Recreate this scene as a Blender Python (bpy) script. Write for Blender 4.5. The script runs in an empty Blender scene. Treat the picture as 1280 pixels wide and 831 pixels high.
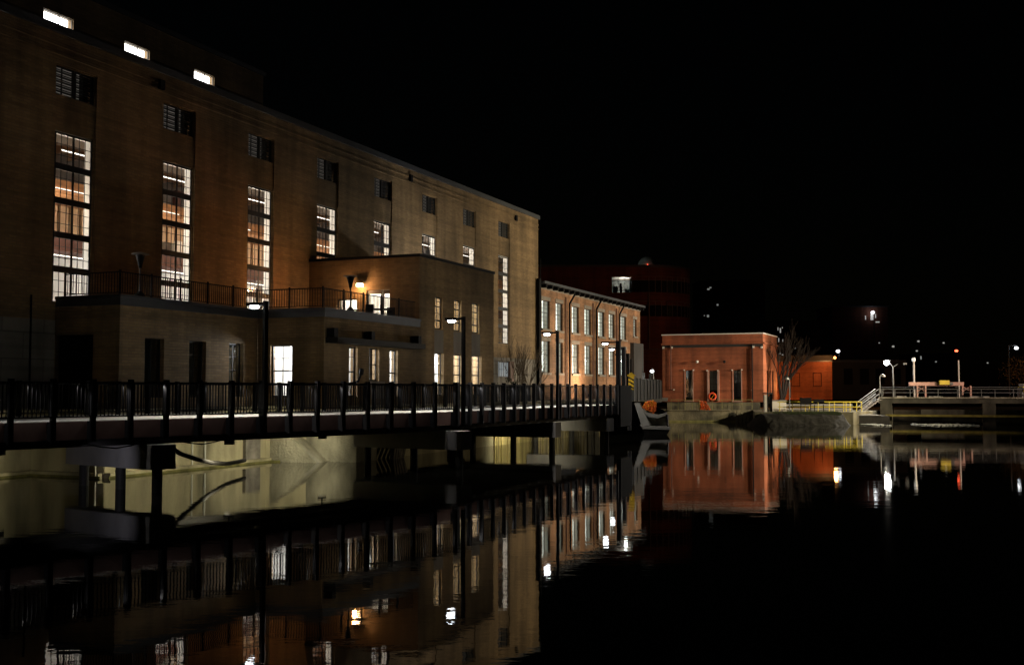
import bpy, math, random
from mathutils import Vector
from math import sin, cos, radians, atan, pi, sqrt, hypot
random.seed(7)
# ------------------------------------------------------------------ camera, world, exposure
FPX = 1400.0; CH = 3.0; PITCH = atan(71.5/FPX)
sc = bpy.context.scene
cd = bpy.data.cameras.new('camera'); cam = bpy.data.objects.new('camera', cd); sc.collection.objects.link(cam)
cd.sensor_width = 36; cd.lens = 36*FPX/1280; cd.clip_end = 3000
cam.location = (0, 0, CH); cam.rotation_euler = (pi/2+PITCH, 0, 0); sc.camera = cam
w = bpy.data.worlds.new("World"); sc.world = w; w.use_nodes = True
wn = w.node_tree; bg = wn.nodes['Background']
sky = wn.nodes.new('ShaderNodeTexSky'); sky.sky_type = 'NISHITA'; sky.sun_disc = False
sky.sun_elevation = radians(4); sky.sun_rotation = radians(120)
wn.links.new(sky.outputs[0], bg.inputs[0]); bg.inputs[1].default_value = 0.00025
vs = sc.view_settings; vs.view_transform = 'Standard'; vs.look = 'None'; vs.exposure = 0; vs.gamma = 1
sc.cycles.use_denoising = True
sc.cycles.max_bounces = 5; sc.cycles.diffuse_bounces = 2; sc.cycles.glossy_bounces = 3; sc.cycles.transparent_max_bounces = 10
sc.cycles.sample_clamp_indirect = 4.0
sc.cycles.caustics_reflective = False; sc.cycles.caustics_refractive = False
COOL = (0.95, 0.97, 1.0); LAMPC = (1.0, .90, .74); WARM = (1.0, 0.66, 0.36); ORANGE = (1.0, 0.42, 0.13); SOD = (1.0, 0.84, 0.54); WHITE = (1, 0.95, 0.88)
def lamp(name, kind, loc, power, col, target=None, angle=120, blend=0.6, size=0.08):
    l = bpy.data.lights.new(name, kind); l.energy = power; l.color = col; l.shadow_soft_size = size
    if kind == 'SPOT': l.spot_size = radians(angle); l.spot_blend = blend
    o = bpy.data.objects.new(name, l); sc.collection.objects.link(o); o.location = loc
    if target is not None:
        from mathutils import Vector
        o.rotation_euler = (Vector(target)-Vector(loc)).to_track_quat('-Z', 'Y').to_euler()
    o.visible_glossy = True
    return o
# ------------------------------------------------------------------ pixel -> place
TH = radians(22.5); B = (sin(TH), cos(TH)); T = (-cos(TH), sin(TH))
def ray(px, py):
    x = (px-640)/FPX; u = (415.5-py)/FPX
    Y = cos(PITCH)-sin(PITCH)*u; Z = sin(PITCH)+cos(PITCH)*u
    return x/Y, 1.0, Z/Y
def P(px, py, Y):
    r = ray(px, py); return (Y*r[0], Y, CH+Y*r[2])
def G(px, py, V=None, U=None):
    r = ray(px, py); ru = r[0]*B[0]+B[1]; rv = r[0]*T[0]+T[1]
    k = V/rv if V is not None else U/ru
    return k*ru, k*rv, CH+k*r[2]
def g2w(U, V, Z=0): return (U*B[0]+V*T[0], U*B[1]+V*T[1], Z)
def w2g(X, Y): return (X*B[0]+Y*B[1], X*T[0]+Y*T[1])
# ------------------------------------------------------------------ materials
def mat(name, col, rough=0.7, metal=0.0, var=0.25, vscale=0.6, emit=None, estr=0, bump=0.0, brick=None, streak=0.0, spec=0.5):
    m = bpy.data.materials.new(name); m.use_nodes = True; nt = m.node_tree; n = nt.nodes; L = nt.links
    b = n['Principled BSDF']; b.inputs['Roughness'].default_value = rough; b.inputs['Metallic'].default_value = metal
    b.inputs['Specular IOR Level'].default_value = spec
    if emit:
        b.inputs['Base Color'].default_value = (*col, 1)
        b.inputs['Emission Color'].default_value = (*emit, 1); b.inputs['Emission Strength'].default_value = estr
        return m
    tc = n.new('ShaderNodeTexCoord'); src = None
    if brick:
        sep = n.new('ShaderNodeSeparateXYZ'); L.new(tc.outputs['Object'], sep.inputs[0])
        ad = n.new('ShaderNodeMath'); L.new(sep.outputs[0], ad.inputs[0]); L.new(sep.outputs[1], ad.inputs[1])
        cb = n.new('ShaderNodeCombineXYZ'); L.new(ad.outputs[0], cb.inputs[0]); L.new(sep.outputs[2], cb.inputs[1])
        bt = n.new('ShaderNodeTexBrick'); L.new(cb.outputs[0], bt.inputs['Vector'])
        bt.inputs['Scale'].default_value = 1; bt.inputs['Brick Width'].default_value = brick[0]; bt.inputs['Row Height'].default_value = brick[1]
        bt.inputs['Mortar Size'].default_value = brick[2]; bt.inputs['Color1'].default_value = (*col, 1)
        bt.inputs['Color2'].default_value = (*[c*brick[3] for c in col], 1); bt.inputs['Mortar'].default_value = (*brick[4], 1)
        src = bt.outputs['Color']; bfac = bt.outputs['Fac']
    nz = n.new('ShaderNodeTexNoise'); nz.inputs['Scale'].default_value = vscale; nz.inputs['Detail'].default_value = 6
    mp = n.new('ShaderNodeMapping'); L.new(tc.outputs['Object'], mp.inputs[0]); L.new(mp.outputs[0], nz.inputs['Vector'])
    if streak: mp.inputs['Scale'].default_value = (1, 1, 1.0/streak)
    mr = n.new('ShaderNodeMapRange'); L.new(nz.outputs['Fac'], mr.inputs['Value'])
    mr.inputs['From Min'].default_value = 0.3; mr.inputs['From Max'].default_value = 0.7
    mr.inputs['To Min'].default_value = 1-var; mr.inputs['To Max'].default_value = 1+var
    mx = n.new('ShaderNodeVectorMath'); mx.operation = 'SCALE'; L.new(mr.outputs[0], mx.inputs['Scale'])
    if src: L.new(src, mx.inputs[0])
    else: mx.inputs[0].default_value = col
    last = mx.outputs[0]
    if brick:      # rain streaks and broad soot patches on masonry
        for sc3, lo_, hi_, a_, b_ in (((1.1, 1.1, .09), .80, 1.08, .38, .56), ((.16, .16, .22), .72, 1.15, .38, .62), ((.05, .05, 2.4), .86, 1.05, .42, .52)):
            mp2 = n.new('ShaderNodeMapping'); mp2.inputs['Scale'].default_value = sc3; L.new(tc.outputs['Object'], mp2.inputs[0])
            nz2 = n.new('ShaderNodeTexNoise'); nz2.inputs['Scale'].default_value = 1; nz2.inputs['Detail'].default_value = 7; L.new(mp2.outputs[0], nz2.inputs['Vector'])
            mr2 = n.new('ShaderNodeMapRange'); L.new(nz2.outputs['Fac'], mr2.inputs['Value'])
            for k_, v_ in zip(('From Min', 'From Max', 'To Min', 'To Max'), (a_, b_, lo_, hi_)): mr2.inputs[k_].default_value = v_
            mx2 = n.new('ShaderNodeVectorMath'); mx2.operation = 'SCALE'; L.new(last, mx2.inputs[0]); L.new(mr2.outputs[0], mx2.inputs['Scale']); last = mx2.outputs[0]
    L.new(last, b.inputs['Base Color'])
    if bump:
        bp = n.new('ShaderNodeBump'); bp.inputs['Strength'].default_value = 1; bp.inputs['Distance'].default_value = bump
        if brick: L.new(bfac, bp.inputs['Height']); bp.invert = True
        else:
            n2 = n.new('ShaderNodeTexNoise'); n2.inputs['Scale'].default_value = vscale*9; n2.inputs['Detail'].default_value = 5
            L.new(tc.outputs['Object'], n2.inputs['Vector']); L.new(n2.outputs['Fac'], bp.inputs['Height'])
        L.new(bp.outputs[0], b.inputs['Normal'])
    return m
M = {}
M['buff'] = mat('buff_brick', (.34, .225, .11), .85, brick=(.34, .11, .013, .74, (.24, .17, .10)), var=.42, vscale=.38, bump=.006, streak=3)
M['red'] = mat('red_brick', (.42, .108, .045), .85, brick=(.3, .1, .012, .75, (.30, .15, .08)), var=.38, vscale=.5, bump=.006, streak=2)
M['mill'] = mat('mill_brick', (.38, .19, .10), .85, brick=(.42, .15, .018, .62, (.34, .22, .13)), var=.35, vscale=.5, bump=.006)
M['darkbrick'] = mat('dark_brick', (.22, .07, .04), .85, brick=(.6, .2, .02, .8, (.15, .07, .05)), var=.2, vscale=.2)
M['stone'] = mat('limestone_base', (.28, .26, .23), .8, brick=(1.9, .95, .02, .93, (.16, .15, .14)), var=.18, vscale=.9, bump=.004)
M['spandrel'] = mat('spandrel_stone', (.26, .23, .20), .8, var=.25, vscale=1.2, streak=3)
M['coping'] = mat('metal_coping', (.10, .108, .125), .45, .3, var=.15)
M['concrete'] = mat('canal_concrete', (.40, .36, .24), .85, var=.5, vscale=.9, bump=.02, streak=3.5)
M['rough_conc'] = mat('weathered_concrete', (.36, .34, .27), .9, var=.55, vscale=1.1, bump=.05, streak=2)
M['palecon'] = mat('pale_concrete', (.24, .24, .235), .8, var=.15, vscale=1.5, bump=.01)
M['deck'] = mat('deck_concrete', (.62, .62, .60), .8, var=.1, vscale=2)
M['black'] = mat('black_metal', (.007, .007, .009), .6, 0, var=.1, spec=.2)
M['fascia'] = mat('maroon_steel', (.15, .085, .075), .6, .1, var=.25, vscale=1.4)
M['girder'] = mat('dark_steel', (.03, .028, .028), .7, .1, var=.2)
M['capconc'] = mat('pier_cap_concrete', (.22, .21, .215), .8, var=.25, vscale=1.2, streak=2)
M['frame'] = mat('window_frame', (.02, .02, .022), .5, var=.05)
M['white'] = mat('white_plaster', (.75, .73, .69), .8, var=.04)
M['greygreen'] = mat('grey_green_plaster', (.42, .46, .41), .8, var=.12, vscale=2)
M['wood'] = mat('warm_wood', (.50, .24, .10), .6, var=.3, vscale=1.5, streak=.3)
M['woodpale'] = mat('pale_wood', (.55, .38, .24), .6, var=.25, vscale=1.5)
M['rust'] = mat('oxide_steel', (.12, .045, .032), .6, var=.2)
M['dim'] = mat('grey_interior', (.22, .20, .18), .8, var=.3, vscale=.7)
M['door'] = mat('dark_door', (.008, .008, .009), .7, var=.2, spec=.12)
M['lens'] = mat('lamp_lens', (.9, .9, .9), .4, emit=(.92, .96, 1.0), estr=30)
M['lensfar'] = mat('far_lamp_lens', (.9, .9, .9), .4, emit=(.95, .97, 1.0), estr=5)
M['lensfaint'] = mat('faint_lamp_lens', (.9, .9, .9), .4, emit=(.95, .93, .85), estr=.32)
M['lensbig'] = mat('flood_lens', (.9, .9, .9), .4, emit=(.97, .98, 1.0), estr=60)
M['lensorange'] = mat('sodium_lens', (.9, .6, .3), .4, emit=(1.0, .36, .10), estr=4)
M['lenswarm'] = mat('warm_lens', (.9, .7, .5), .4, emit=(1.0, .62, .30), estr=30)
M['redlens'] = mat('red_lens', (.6, .05, .02), .4, emit=(1.0, .10, .04), estr=6)
M['louvreglow'] = mat('louvre_backlight', (.2, .2, .2), .8, emit=(1, .9, .78), estr=.08)
M['edgestrip'] = mat('edge_led_strip', (.9, .9, .9), .5, emit=(1.0, .98, .94), estr=.95)
M['strip'] = mat('light_strip', (.9, .9, .9), .5, emit=(1.0, .93, .84), estr=2.3)
M['brightroom'] = mat('lit_light_panel', (.9, .9, .9), .5, emit=(.97, .98, 1.0), estr=7)
M['pole'] = mat('galvanised_pole', (.20, .21, .22), .6, .1, var=.1)
M['yellow'] = mat('yellow_paint', (.75, .62, .06), .5, var=.12, vscale=3)
M['sign'] = mat('sign_yellow', (.42, .27, .01), .5, var=.05)
M['pink'] = mat('faded_red_steel', (.50, .30, .25), .6, var=.2, vscale=2)
M['orange'] = mat('orange_plastic', (.85, .17, .02), .6, var=.35, vscale=6, bump=.02)
M['ochre'] = mat('ochre_plastic', (.80, .40, .03), .6, var=.2, vscale=4)
M['ring'] = mat('lifebuoy_orange', (.85, .10, .03), .5, var=.1)
M['ground'] = mat('ground_gravel', (.14, .13, .11), .95, var=.3, vscale=.5)
M['grass'] = mat('grass_mat', (.03, .045, .012), .95, var=.5, vscale=3)
M['rock'] = mat('bank_rock', (.013, .012, .010), .95, var=.5, vscale=1.2, bump=.05)
M['bark'] = mat('tree_bark', (.018, .012, .009), .95, var=.2)
M['bushbark'] = mat('shrub_bark', (.12, .09, .06), .95, var=.2)
M['leaf'] = mat('tan_leaf', (.20, .12, .04), .9, var=.4, vscale=4)
M['darkconc'] = mat('dark_platform_concrete', (.085, .082, .065), .9, var=.5, vscale=1.3, bump=.03, streak=2)
M['quayconc'] = mat('mossy_quay_concrete', (.10, .09, .055), .9, var=.7, vscale=.9, bump=.04, streak=2)
M['timber'] = mat('old_timber', (.22, .20, .18), .9, var=.5, vscale=2)
M['algae'] = mat('algae_edge', (.16, .15, .05), .9, var=.5, vscale=2)
M['foam'] = mat('water_foam', (.38, .40, .40), .8, var=.35, vscale=3, bump=.05)
M['greybrick'] = mat('grey_block', (.05, .05, .052), .9, var=.2, vscale=.5)
M['dome'] = mat('dome_metal', (.45, .5, .47), .5, .2, var=.1)
M['tin'] = mat('insulator_white', (.75, .75, .72), .5, var=.05)
def glowm(name, col, lo, hi, scl):
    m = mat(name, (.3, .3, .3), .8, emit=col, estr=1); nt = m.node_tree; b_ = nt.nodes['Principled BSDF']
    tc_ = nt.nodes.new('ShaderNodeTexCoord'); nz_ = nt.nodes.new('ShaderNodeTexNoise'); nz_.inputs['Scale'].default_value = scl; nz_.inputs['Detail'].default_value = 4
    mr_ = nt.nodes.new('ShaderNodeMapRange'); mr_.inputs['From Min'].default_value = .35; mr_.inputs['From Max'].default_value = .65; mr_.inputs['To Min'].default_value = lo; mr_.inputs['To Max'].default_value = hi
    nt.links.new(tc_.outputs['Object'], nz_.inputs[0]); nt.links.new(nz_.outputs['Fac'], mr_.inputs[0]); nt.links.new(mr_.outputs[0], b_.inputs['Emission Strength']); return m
M['roomglow'] = glowm('lit_room_glow', (.93, 1.0, .90), .8, 2.2, .8); M['revealglow'] = glowm('dim_reveal_glow', (.78, .88, .76), .10, .28, .9)  # glow stands for the lit room and the dimmer window reveal
def glassm(name, fac, tint):
    g = bpy.data.materials.new(name); g.use_nodes = True; nt = g.node_tree; nt.nodes.clear()
    o = nt.nodes.new('ShaderNodeOutputMaterial'); mx = nt.nodes.new('ShaderNodeMixShader'); tr = nt.nodes.new('ShaderNodeBsdfTransparent')
    gl = nt.nodes.new('ShaderNodeBsdfGlossy'); gl.inputs['Roughness'].default_value = .04; gl.inputs['Color'].default_value = (.8, .85, .9, 1)
    tr.inputs['Color'].default_value = (*tint, 1); mx.inputs[0].default_value = fac
    nt.links.new(tr.outputs[0], mx.inputs[1]); nt.links.new(gl.outputs[0], mx.inputs[2]); nt.links.new(mx.outputs[0], o.inputs[0]); return g
M['glass'] = glassm('window_glass', .08, (.92, .94, .93)); M['darkglass'] = glassm('dark_window_glass', .14, (.30, .34, .36))
# water
wm = bpy.data.materials.new('canal_water'); wm.use_nodes = True; nt = wm.node_tree; b = nt.nodes['Principled BSDF']
b.inputs['Base Color'].default_value = (.004, .004, .003, 1); b.inputs['Roughness'].default_value = .015; b.inputs['IOR'].default_value = 1.33
tc = nt.nodes.new('ShaderNodeTexCoord'); bmp = None
def wave(scale, stretch, dist, prev, detail=3):
    mp = nt.nodes.new('ShaderNodeMapping'); mp.inputs['Scale'].default_value = (scale*stretch, scale, 1)
    nz = nt.nodes.new('ShaderNodeTexNoise'); nz.inputs['Scale'].default_value = 1; nz.inputs['Detail'].default_value = detail
    bp = nt.nodes.new('ShaderNodeBump'); bp.inputs['Strength'].default_value = 1; bp.inputs['Distance'].default_value = dist
    nt.links.new(tc.outputs['Object'], mp.inputs[0]); nt.links.new(mp.outputs[0], nz.inputs[0]); nt.links.new(nz.outputs['Fac'], bp.inputs['Height'])
    if prev: nt.links.new(prev.outputs[0], bp.inputs['Normal'])
    return bp
bmp = wave(.3, .5, .006, None, 2); bmp = wave(2.6, .5, .0017, bmp, 4)
nt.links.new(bmp.outputs[0], b.inputs['Normal']); M['water'] = wm
# ------------------------------------------------------------------ mesh helpers
class MB:
    def __init__(s): s.v = []; s.f = []
    def quad(s, *p):
        n = len(s.v); s.v += [tuple(q) for q in p]; s.f.append(tuple(range(n, n+len(p)))); return s
    def box(s, x0, x1, y0, y1, z0, z1):
        n = len(s.v); s.v += [(x, y, z) for z in (z0, z1) for x, y in ((x0, y0), (x1, y0), (x1, y1), (x0, y1))]
        s.f += [tuple(n+i for i in q) for q in ((3, 2, 1, 0), (4, 5, 6, 7), (0, 1, 5, 4), (1, 2, 6, 5), (2, 3, 7, 6), (3, 0, 4, 7))]; return s
    def dbox(s, o, d, a0, a1, b0, b1, z0, z1, z0e=None, z1e=None):   # box along unit direction d (xy), left normal
        nx, ny = -d[1], d[0]; n = len(s.v); z0e = z0 if z0e is None else z0e; z1e = z1 if z1e is None else z1e
        for zs in ((z0, z0e), (z1, z1e)):
            for a, bb in ((a0, b0), (a1, b0), (a1, b1), (a0, b1)):
                s.v.append((o[0]+d[0]*a+nx*bb, o[1]+d[1]*a+ny*bb, zs[0] if a == a0 else zs[1]))
        s.f += [tuple(n+i for i in q) for q in ((3, 2, 1, 0), (4, 5, 6, 7), (0, 1, 5, 4), (1, 2, 6, 5), (2, 3, 7, 6), (3, 0, 4, 7))]; return s
    def tube(s, p, q, r, r2=None, k=8, caps=True):
        from mathutils import Vector
        r2 = r if r2 is None else r2; p = Vector(p); q = Vector(q); a = (q-p).normalized()
        u = a.cross(Vector((0, 0, 1)) if abs(a.z) < .95 else Vector((1, 0, 0))).normalized(); v = a.cross(u); n = len(s.v)
        for c, rr in ((p, r), (q, r2)):
            for i in range(k):
                t = 2*pi*i/k; s.v.append(tuple(c+(u*cos(t)+v*sin(t))*rr))
        s.f += [(n+i, n+(i+1) % k, n+k+(i+1) % k, n+k+i) for i in range(k)]
        if caps: s.f += [tuple(n+k-1-i for i in range(k)), tuple(n+k+i for i in range(k))]
        return s
    def prism(s, poly, z0, z1):
        n = len(s.v); k = len(poly); s.v += [(x, y, z0) for x, y in poly]+[(x, y, z1) for x, y in poly]
        s.f += [(n+i, n+(i+1) % k, n+k+(i+1) % k, n+k+i) for i in range(k)]+[tuple(n+k-1-i for i in range(k)), tuple(n+k+i for i in range(k))]; return s
    def extrude(s, pts, dv):
        n = len(s.v); k = len(pts); s.v += [tuple(p) for p in pts]+[tuple(p[i]+dv[i] for i in range(3)) for p in pts]
        s.f += [(n+i, n+(i+1) % k, n+k+(i+1) % k, n+k+i) for i in range(k)]+[tuple(n+k-1-i for i in range(k)), tuple(n+k+i for i in range(k))]; return s
    def lathe(s, c, prof, k=16):
        n = len(s.v)
        for r, z in prof:
            for i in range(k): t = 2*pi*i/k; s.v.append((c[0]+r*cos(t), c[1]+r*sin(t), c[2]+z))
        for j in range(len(prof)-1):
            s.f += [(n+j*k+i, n+j*k+(i+1) % k, n+(j+1)*k+(i+1) % k, n+(j+1)*k+i) for i in range(k)]
        s.f += [tuple(n+k-1-i for i in range(k)), tuple(n+(len(prof)-1)*k+i for i in range(k))]; return s
    def sphere(s, c, r, k=10, j=6, sz=1.0):
        return s.lathe(c, [(max(r*sin(pi*i/j), .001), -r*sz*cos(pi*i/j)) for i in range(j+1)], k)
    def holes(s, fm, a0, a1, z0, z1, hs, depth, back=True):
        """wall panel with real openings; fm(a, d, z) -> point; hs: (a0,a1,z0,z1)"""
        xs = sorted({a0, a1, *[h[i] for h in hs for i in (0, 1)]}); zs = sorted({z0, z1, *[h[i] for h in hs for i in (2, 3)]})
        xs = [x for x in xs if a0 <= x <= a1]; zs = [z for z in zs if z0 <= z <= z1]
        for i in range(len(xs)-1):
            for j in range(len(zs)-1):
                cx = (xs[i]+xs[i+1])/2; cz = (zs[j]+zs[j+1])/2
                if any(h[0] < cx < h[1] and h[2] < cz < h[3] for h in hs): continue
                for d in ((0, depth) if back else (0,)):
                    s.quad(fm(xs[i], d, zs[j]), fm(xs[i+1], d, zs[j]), fm(xs[i+1], d, zs[j+1]), fm(xs[i], d, zs[j+1]))
        for h in hs+[(a0, a1, z0, z1)]:
            A0, A1, Z0, Z1 = h
            for p, q in (((A0, Z0), (A1, Z0)), ((A1, Z0), (A1, Z1)), ((A1, Z1), (A0, Z1)), ((A0, Z1), (A0, Z0))):
                s.quad(fm(p[0], 0, p[1]), fm(q[0], 0, q[1]), fm(q[0], depth, q[1]), fm(p[0], depth, p[1]))
        return s
def mesh(name, mb, m, org=(0, 0, 0), smooth=False):
    me = bpy.data.meshes.new(name); me.from_pydata([tuple(v[i]-org[i] for i in range(3)) for v in mb.v], [], mb.f)
    me.materials.append(m); me.validate(); me.update()
    if smooth:
        for p in me.polygons: p.use_smooth = True
    return me
def link(name, me, parent=None):
    o = bpy.data.objects.new(name, me); sc.collection.objects.link(o)
    if parent: o.parent = parent
    return o
ORG = {}
def thing(name, label, cat, org, grid=False, group=None, rz=0):
    """an Empty at the base of a thing; grid=True: its coordinates are (U, V, z) of the building grid"""
    o = bpy.data.objects.new(name, None); sc.collection.objects.link(o); o.empty_display_size = .3
    o.location = g2w(*org) if grid else org; o.rotation_euler = (0, 0, radians(67.5) if grid else rz)
    o['label'] = label; o['category'] = cat
    if group: o['group'] = group
    ORG[o.name] = org; return o
def part(name, mb, m, parent, label=None, smooth=False):
    r = parent
    while r.parent: r = r.parent
    o = link(name, mesh(name, mb, M[m] if isinstance(m, str) else m, ORG[r.name], smooth), parent)
    if label: o['label'] = label
    return o
def solo(name, mb, m, label, cat, org=None, group=None, smooth=False):
    org = org or (0, 0, 0); o = link(name, mesh(name, mb, M[m], org, smooth)); o.location = org
    o['label'] = label; o['category'] = cat
    if group: o['group'] = group
    return o
def struct(name, mb, m, kind='structure'):
    o = link(name, mesh(name, mb, M[m])); o['kind'] = kind; return o
def dup(root, loc, rz=None, label=None, lights=()):
    r = root.copy(); sc.collection.objects.link(r); r.location = loc
    if rz is not None: r.rotation_euler = (0, 0, rz)
    if label: r['label'] = label
    for ch in list(root.children):
        c = ch.copy(); sc.collection.objects.link(c); c.parent = r
        for g in list(ch.children):
            d = g.copy(); sc.collection.objects.link(d); d.parent = c
    return r
# ------------------------------------------------------------------ setting: water, banks
VF = 31.35; VA = 28.33; VB = 25.03; VW = 24.05; GZ = 2.2
def wg(px, py):
    r = ray(px, py); k = (0-CH)/r[2]; return w2g(k*r[0], k)
q1 = wg(52, 592.5); q2 = wg(150, 594.5); q3 = wg(336, 576)
VL = 30.9; VM = 27.5
J1 = q1[0]; J3 = w2g(-10.0, 46.9)[0]
UEND = w2g(*P(790, 545, 66)[:2])[0]
bank = [(-80, VL), (J1-.4, VL), (q2[0]-1.0, VM), (J3, VM), (J3+2.6, VW), (UEND+1.5, VW)]
bankw = [g2w(*q)[:2] for q in bank]
rest = [(P(793, 500, 77)[0], 77), (P(834, 500, 77)[0], 77), (P(836, 500, 128)[0], 128),
        (P(1500, 500, 128)[0], 128), (75, 70), (40, 45), (16, 10), (8, -10), (8, -200)]
allb = bankw+rest
mb = MB(); far = 1500
outer = [(-far, -200), ]
top = [(x, y, GZ) for x, y in allb]
poly = top+[(far, -200, GZ), (far, far, GZ), (-far, far, GZ), (-far, -200, GZ)]
x0, y0 = bankw[0]
mb.quad(*poly)
struct('ground', mb, 'ground')
mb = MB().prism([(P(834, 500, 105.6)[0]-.3, 105.6), (P(941, 500, 105.6)[0], 105.6), (P(943, 500, 96)[0], 96), (P(1066, 500, 96)[0], 96), (P(1090, 500, 101)[0], 101), (P(1105, 500, 106)[0], 106), (P(1500, 500, 106)[0], 106), (P(1500, 500, 128)[0], 128.5), (P(834, 500, 128)[0]-1.5, 128.5)], -1, 1.09)
struct('quay_ground', mb, 'quayconc')
mb = MB().quad((-far, -200, 0), (far, -200, 0), (far, far, 0), (-far, far, 0)); struct('water', mb, 'water')
# canal wall (a thing), with ledge and bright joint strips
def polywall(mb, pts, z0, z1, th):
    for (a, b2) in zip(pts[:-1], pts[1:]):
        L = hypot(b2[0]-a[0], b2[1]-a[1]); d = ((b2[0]-a[0])/L, (b2[1]-a[1])/L)
        mb.dbox(a, d, -.02, L+.02, .003, th, z0, z1)
cw = thing('canal_wall', 'long concrete canal wall under the footbridge, lit yellow with waterline ledge', 'retaining wall', (30, 28, 0), True)
mb = MB(); polywall(mb, bank, -1, GZ+.12, .5); part('wall', mb, 'concrete', cw)
mb = MB()
for a, b2 in zip(bank[:3], bank[1:4]):
    L = hypot(b2[0]-a[0], b2[1]-a[1]); d = ((b2[0]-a[0])/L, (b2[1]-a[1])/L); mb.dbox(a, d, 0, L, -.28, 0, -.5, .17)
part('ledge', mb, 'concrete', cw)
mb = MB()
for a, b2 in zip(bank[:4], bank[1:5]):
    L = hypot(b2[0]-a[0], b2[1]-a[1]); d = ((b2[0]-a[0])/L, (b2[1]-a[1])/L); mb.dbox(a, d, -.1, L+.1, -.31, -.283, -.3, .07)
part('algae_band', mb, 'algae', cw)
for px in (62, 118, 239, 255):
    a = G(px, 570, V=VM if px > 100 else VL)
    part('drain_pipe', MB().tube((a[0], a[1]-.05, .1), (a[0], a[1]-.05, GZ), .035, k=6), 'tin', cw)
part('outfall_panel', MB().box(J3-1.6, J3-.6, VM-.15, VM, -.2, 1.15), 'timber', cw, 'weathered square outfall panel with white stains')
M['stain'] = mat('streaked_sheet_piling', (.40, .33, .14), .9, var=.6, vscale=2.6, bump=.02, streak=12)
us_ = G(617, 560, V=VW)[0]; mb = MB()
ua_ = us_
for k in range(60):
    w_ = random.uniform(.12, .5); mb.box(ua_, ua_+w_, VW-.05-random.uniform(0, .07), VW, -1, GZ+random.uniform(0, .06)); ua_ += w_+.004
part('stained_piling', mb, 'stain', cw)
# battered buttress between px 336 and 430
bt = thing('concrete_buttress', 'sloping weathered concrete buttress at the waterline beside old timbers', 'buttress', (J3+1, VW, 0), True)
mb = MB()
mb.extrude([(J3+.1, VM+.3, -1), (J3+.1, VW-.2, -1), (J3+.1, VM+.3, GZ)], (.9, 0, 0))
mb.box(J3+1.0, J3+2.7, VW-.3, VM, -1, GZ-.05)
part('battered_face', mb, 'rough_conc', bt)
for i in range(5):
    a = (J3+2.9+i*.35, VW-.9+.1*i, -.5); part('timber', MB().tube(a, (J3+4.6+i*.3, VW-.25, 1.7-.1*i), .11, k=6), 'timber', bt)
# ------------------------------------------------------------------ main building (grid frame)
U0 = 12.0; UE = 81.0; ZR = 16.25
mbd = thing('power_station', 'huge buff brick riverside building with tall lit window bays, terrace and penthouse', 'building', (50, VF, GZ), True)
bays = [31.5+5.955*i for i in range(8)]; BW = 1.88
ZT = 12.6; ZB = 6.2
A_L = G(149, 440, V=VA)[0]; A_R = w2g(-7.8-.924*3.3, 46.5+.383*3.3)[0]; B_L = G(405, 440, V=VB)[0]; X_L = G(524, 440, V=VB)[0]; X_R = G(617, 440, V=VB)[0]
A_R = B_L
ZP = 6.32   # terrace parapet top
ZX = 9.5   # annex top
FV = lambda V: (lambda a, d, z: (a, V+d, z))
FU = lambda U: (lambda a, d, z: (U+d, a, z))
hs = []
for i, u in enumerate(bays):
    zb = ZB if i < 7 else 6.3
    hs += [(u-.05, u+2.05, zb-1.2 if i == 7 else zb-.02, 15.15)]
wl = MB().holes(FV(VF), U0, UE, GZ, ZR, hs, .06)
wl.box(UE-.35, UE, VF+.065, VF+16, GZ, ZR); wl.box(U0, U0+.35, VF+.065, VF+16, GZ, ZR); wl.box(U0+.355, UE-.355, VF+15.7, VF+16, GZ, ZR)
part('wall', wl, 'buff', mbd)
# recessed bay infill with true window and louvre holes
inf = MB()
for i, u in enumerate(bays):
    zb = ZB if i < 7 else 6.3
    inf.holes(FV(VF+.063), u-.3, u+2.3, (zb-1.4 if i == 7 else zb-.2), 15.3, [(u-.03, u+BW+.101, zb, ZT+.041), (u, u+2.0, 14.0, 15.1)], .35)
for a, b2 in zip([U0]+[u+2.302 for u in bays], [u-.302 for u in bays]+[UE]):
    inf.box(a, b2, VF+.063, VF+.4, ZB-.3, ZR-.1)
inf.box(U0, UE-.4, VF+.07, VF+.5, GZ, ZB-.31)
part('bay_infill', inf, 'buff', mbd)
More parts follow.
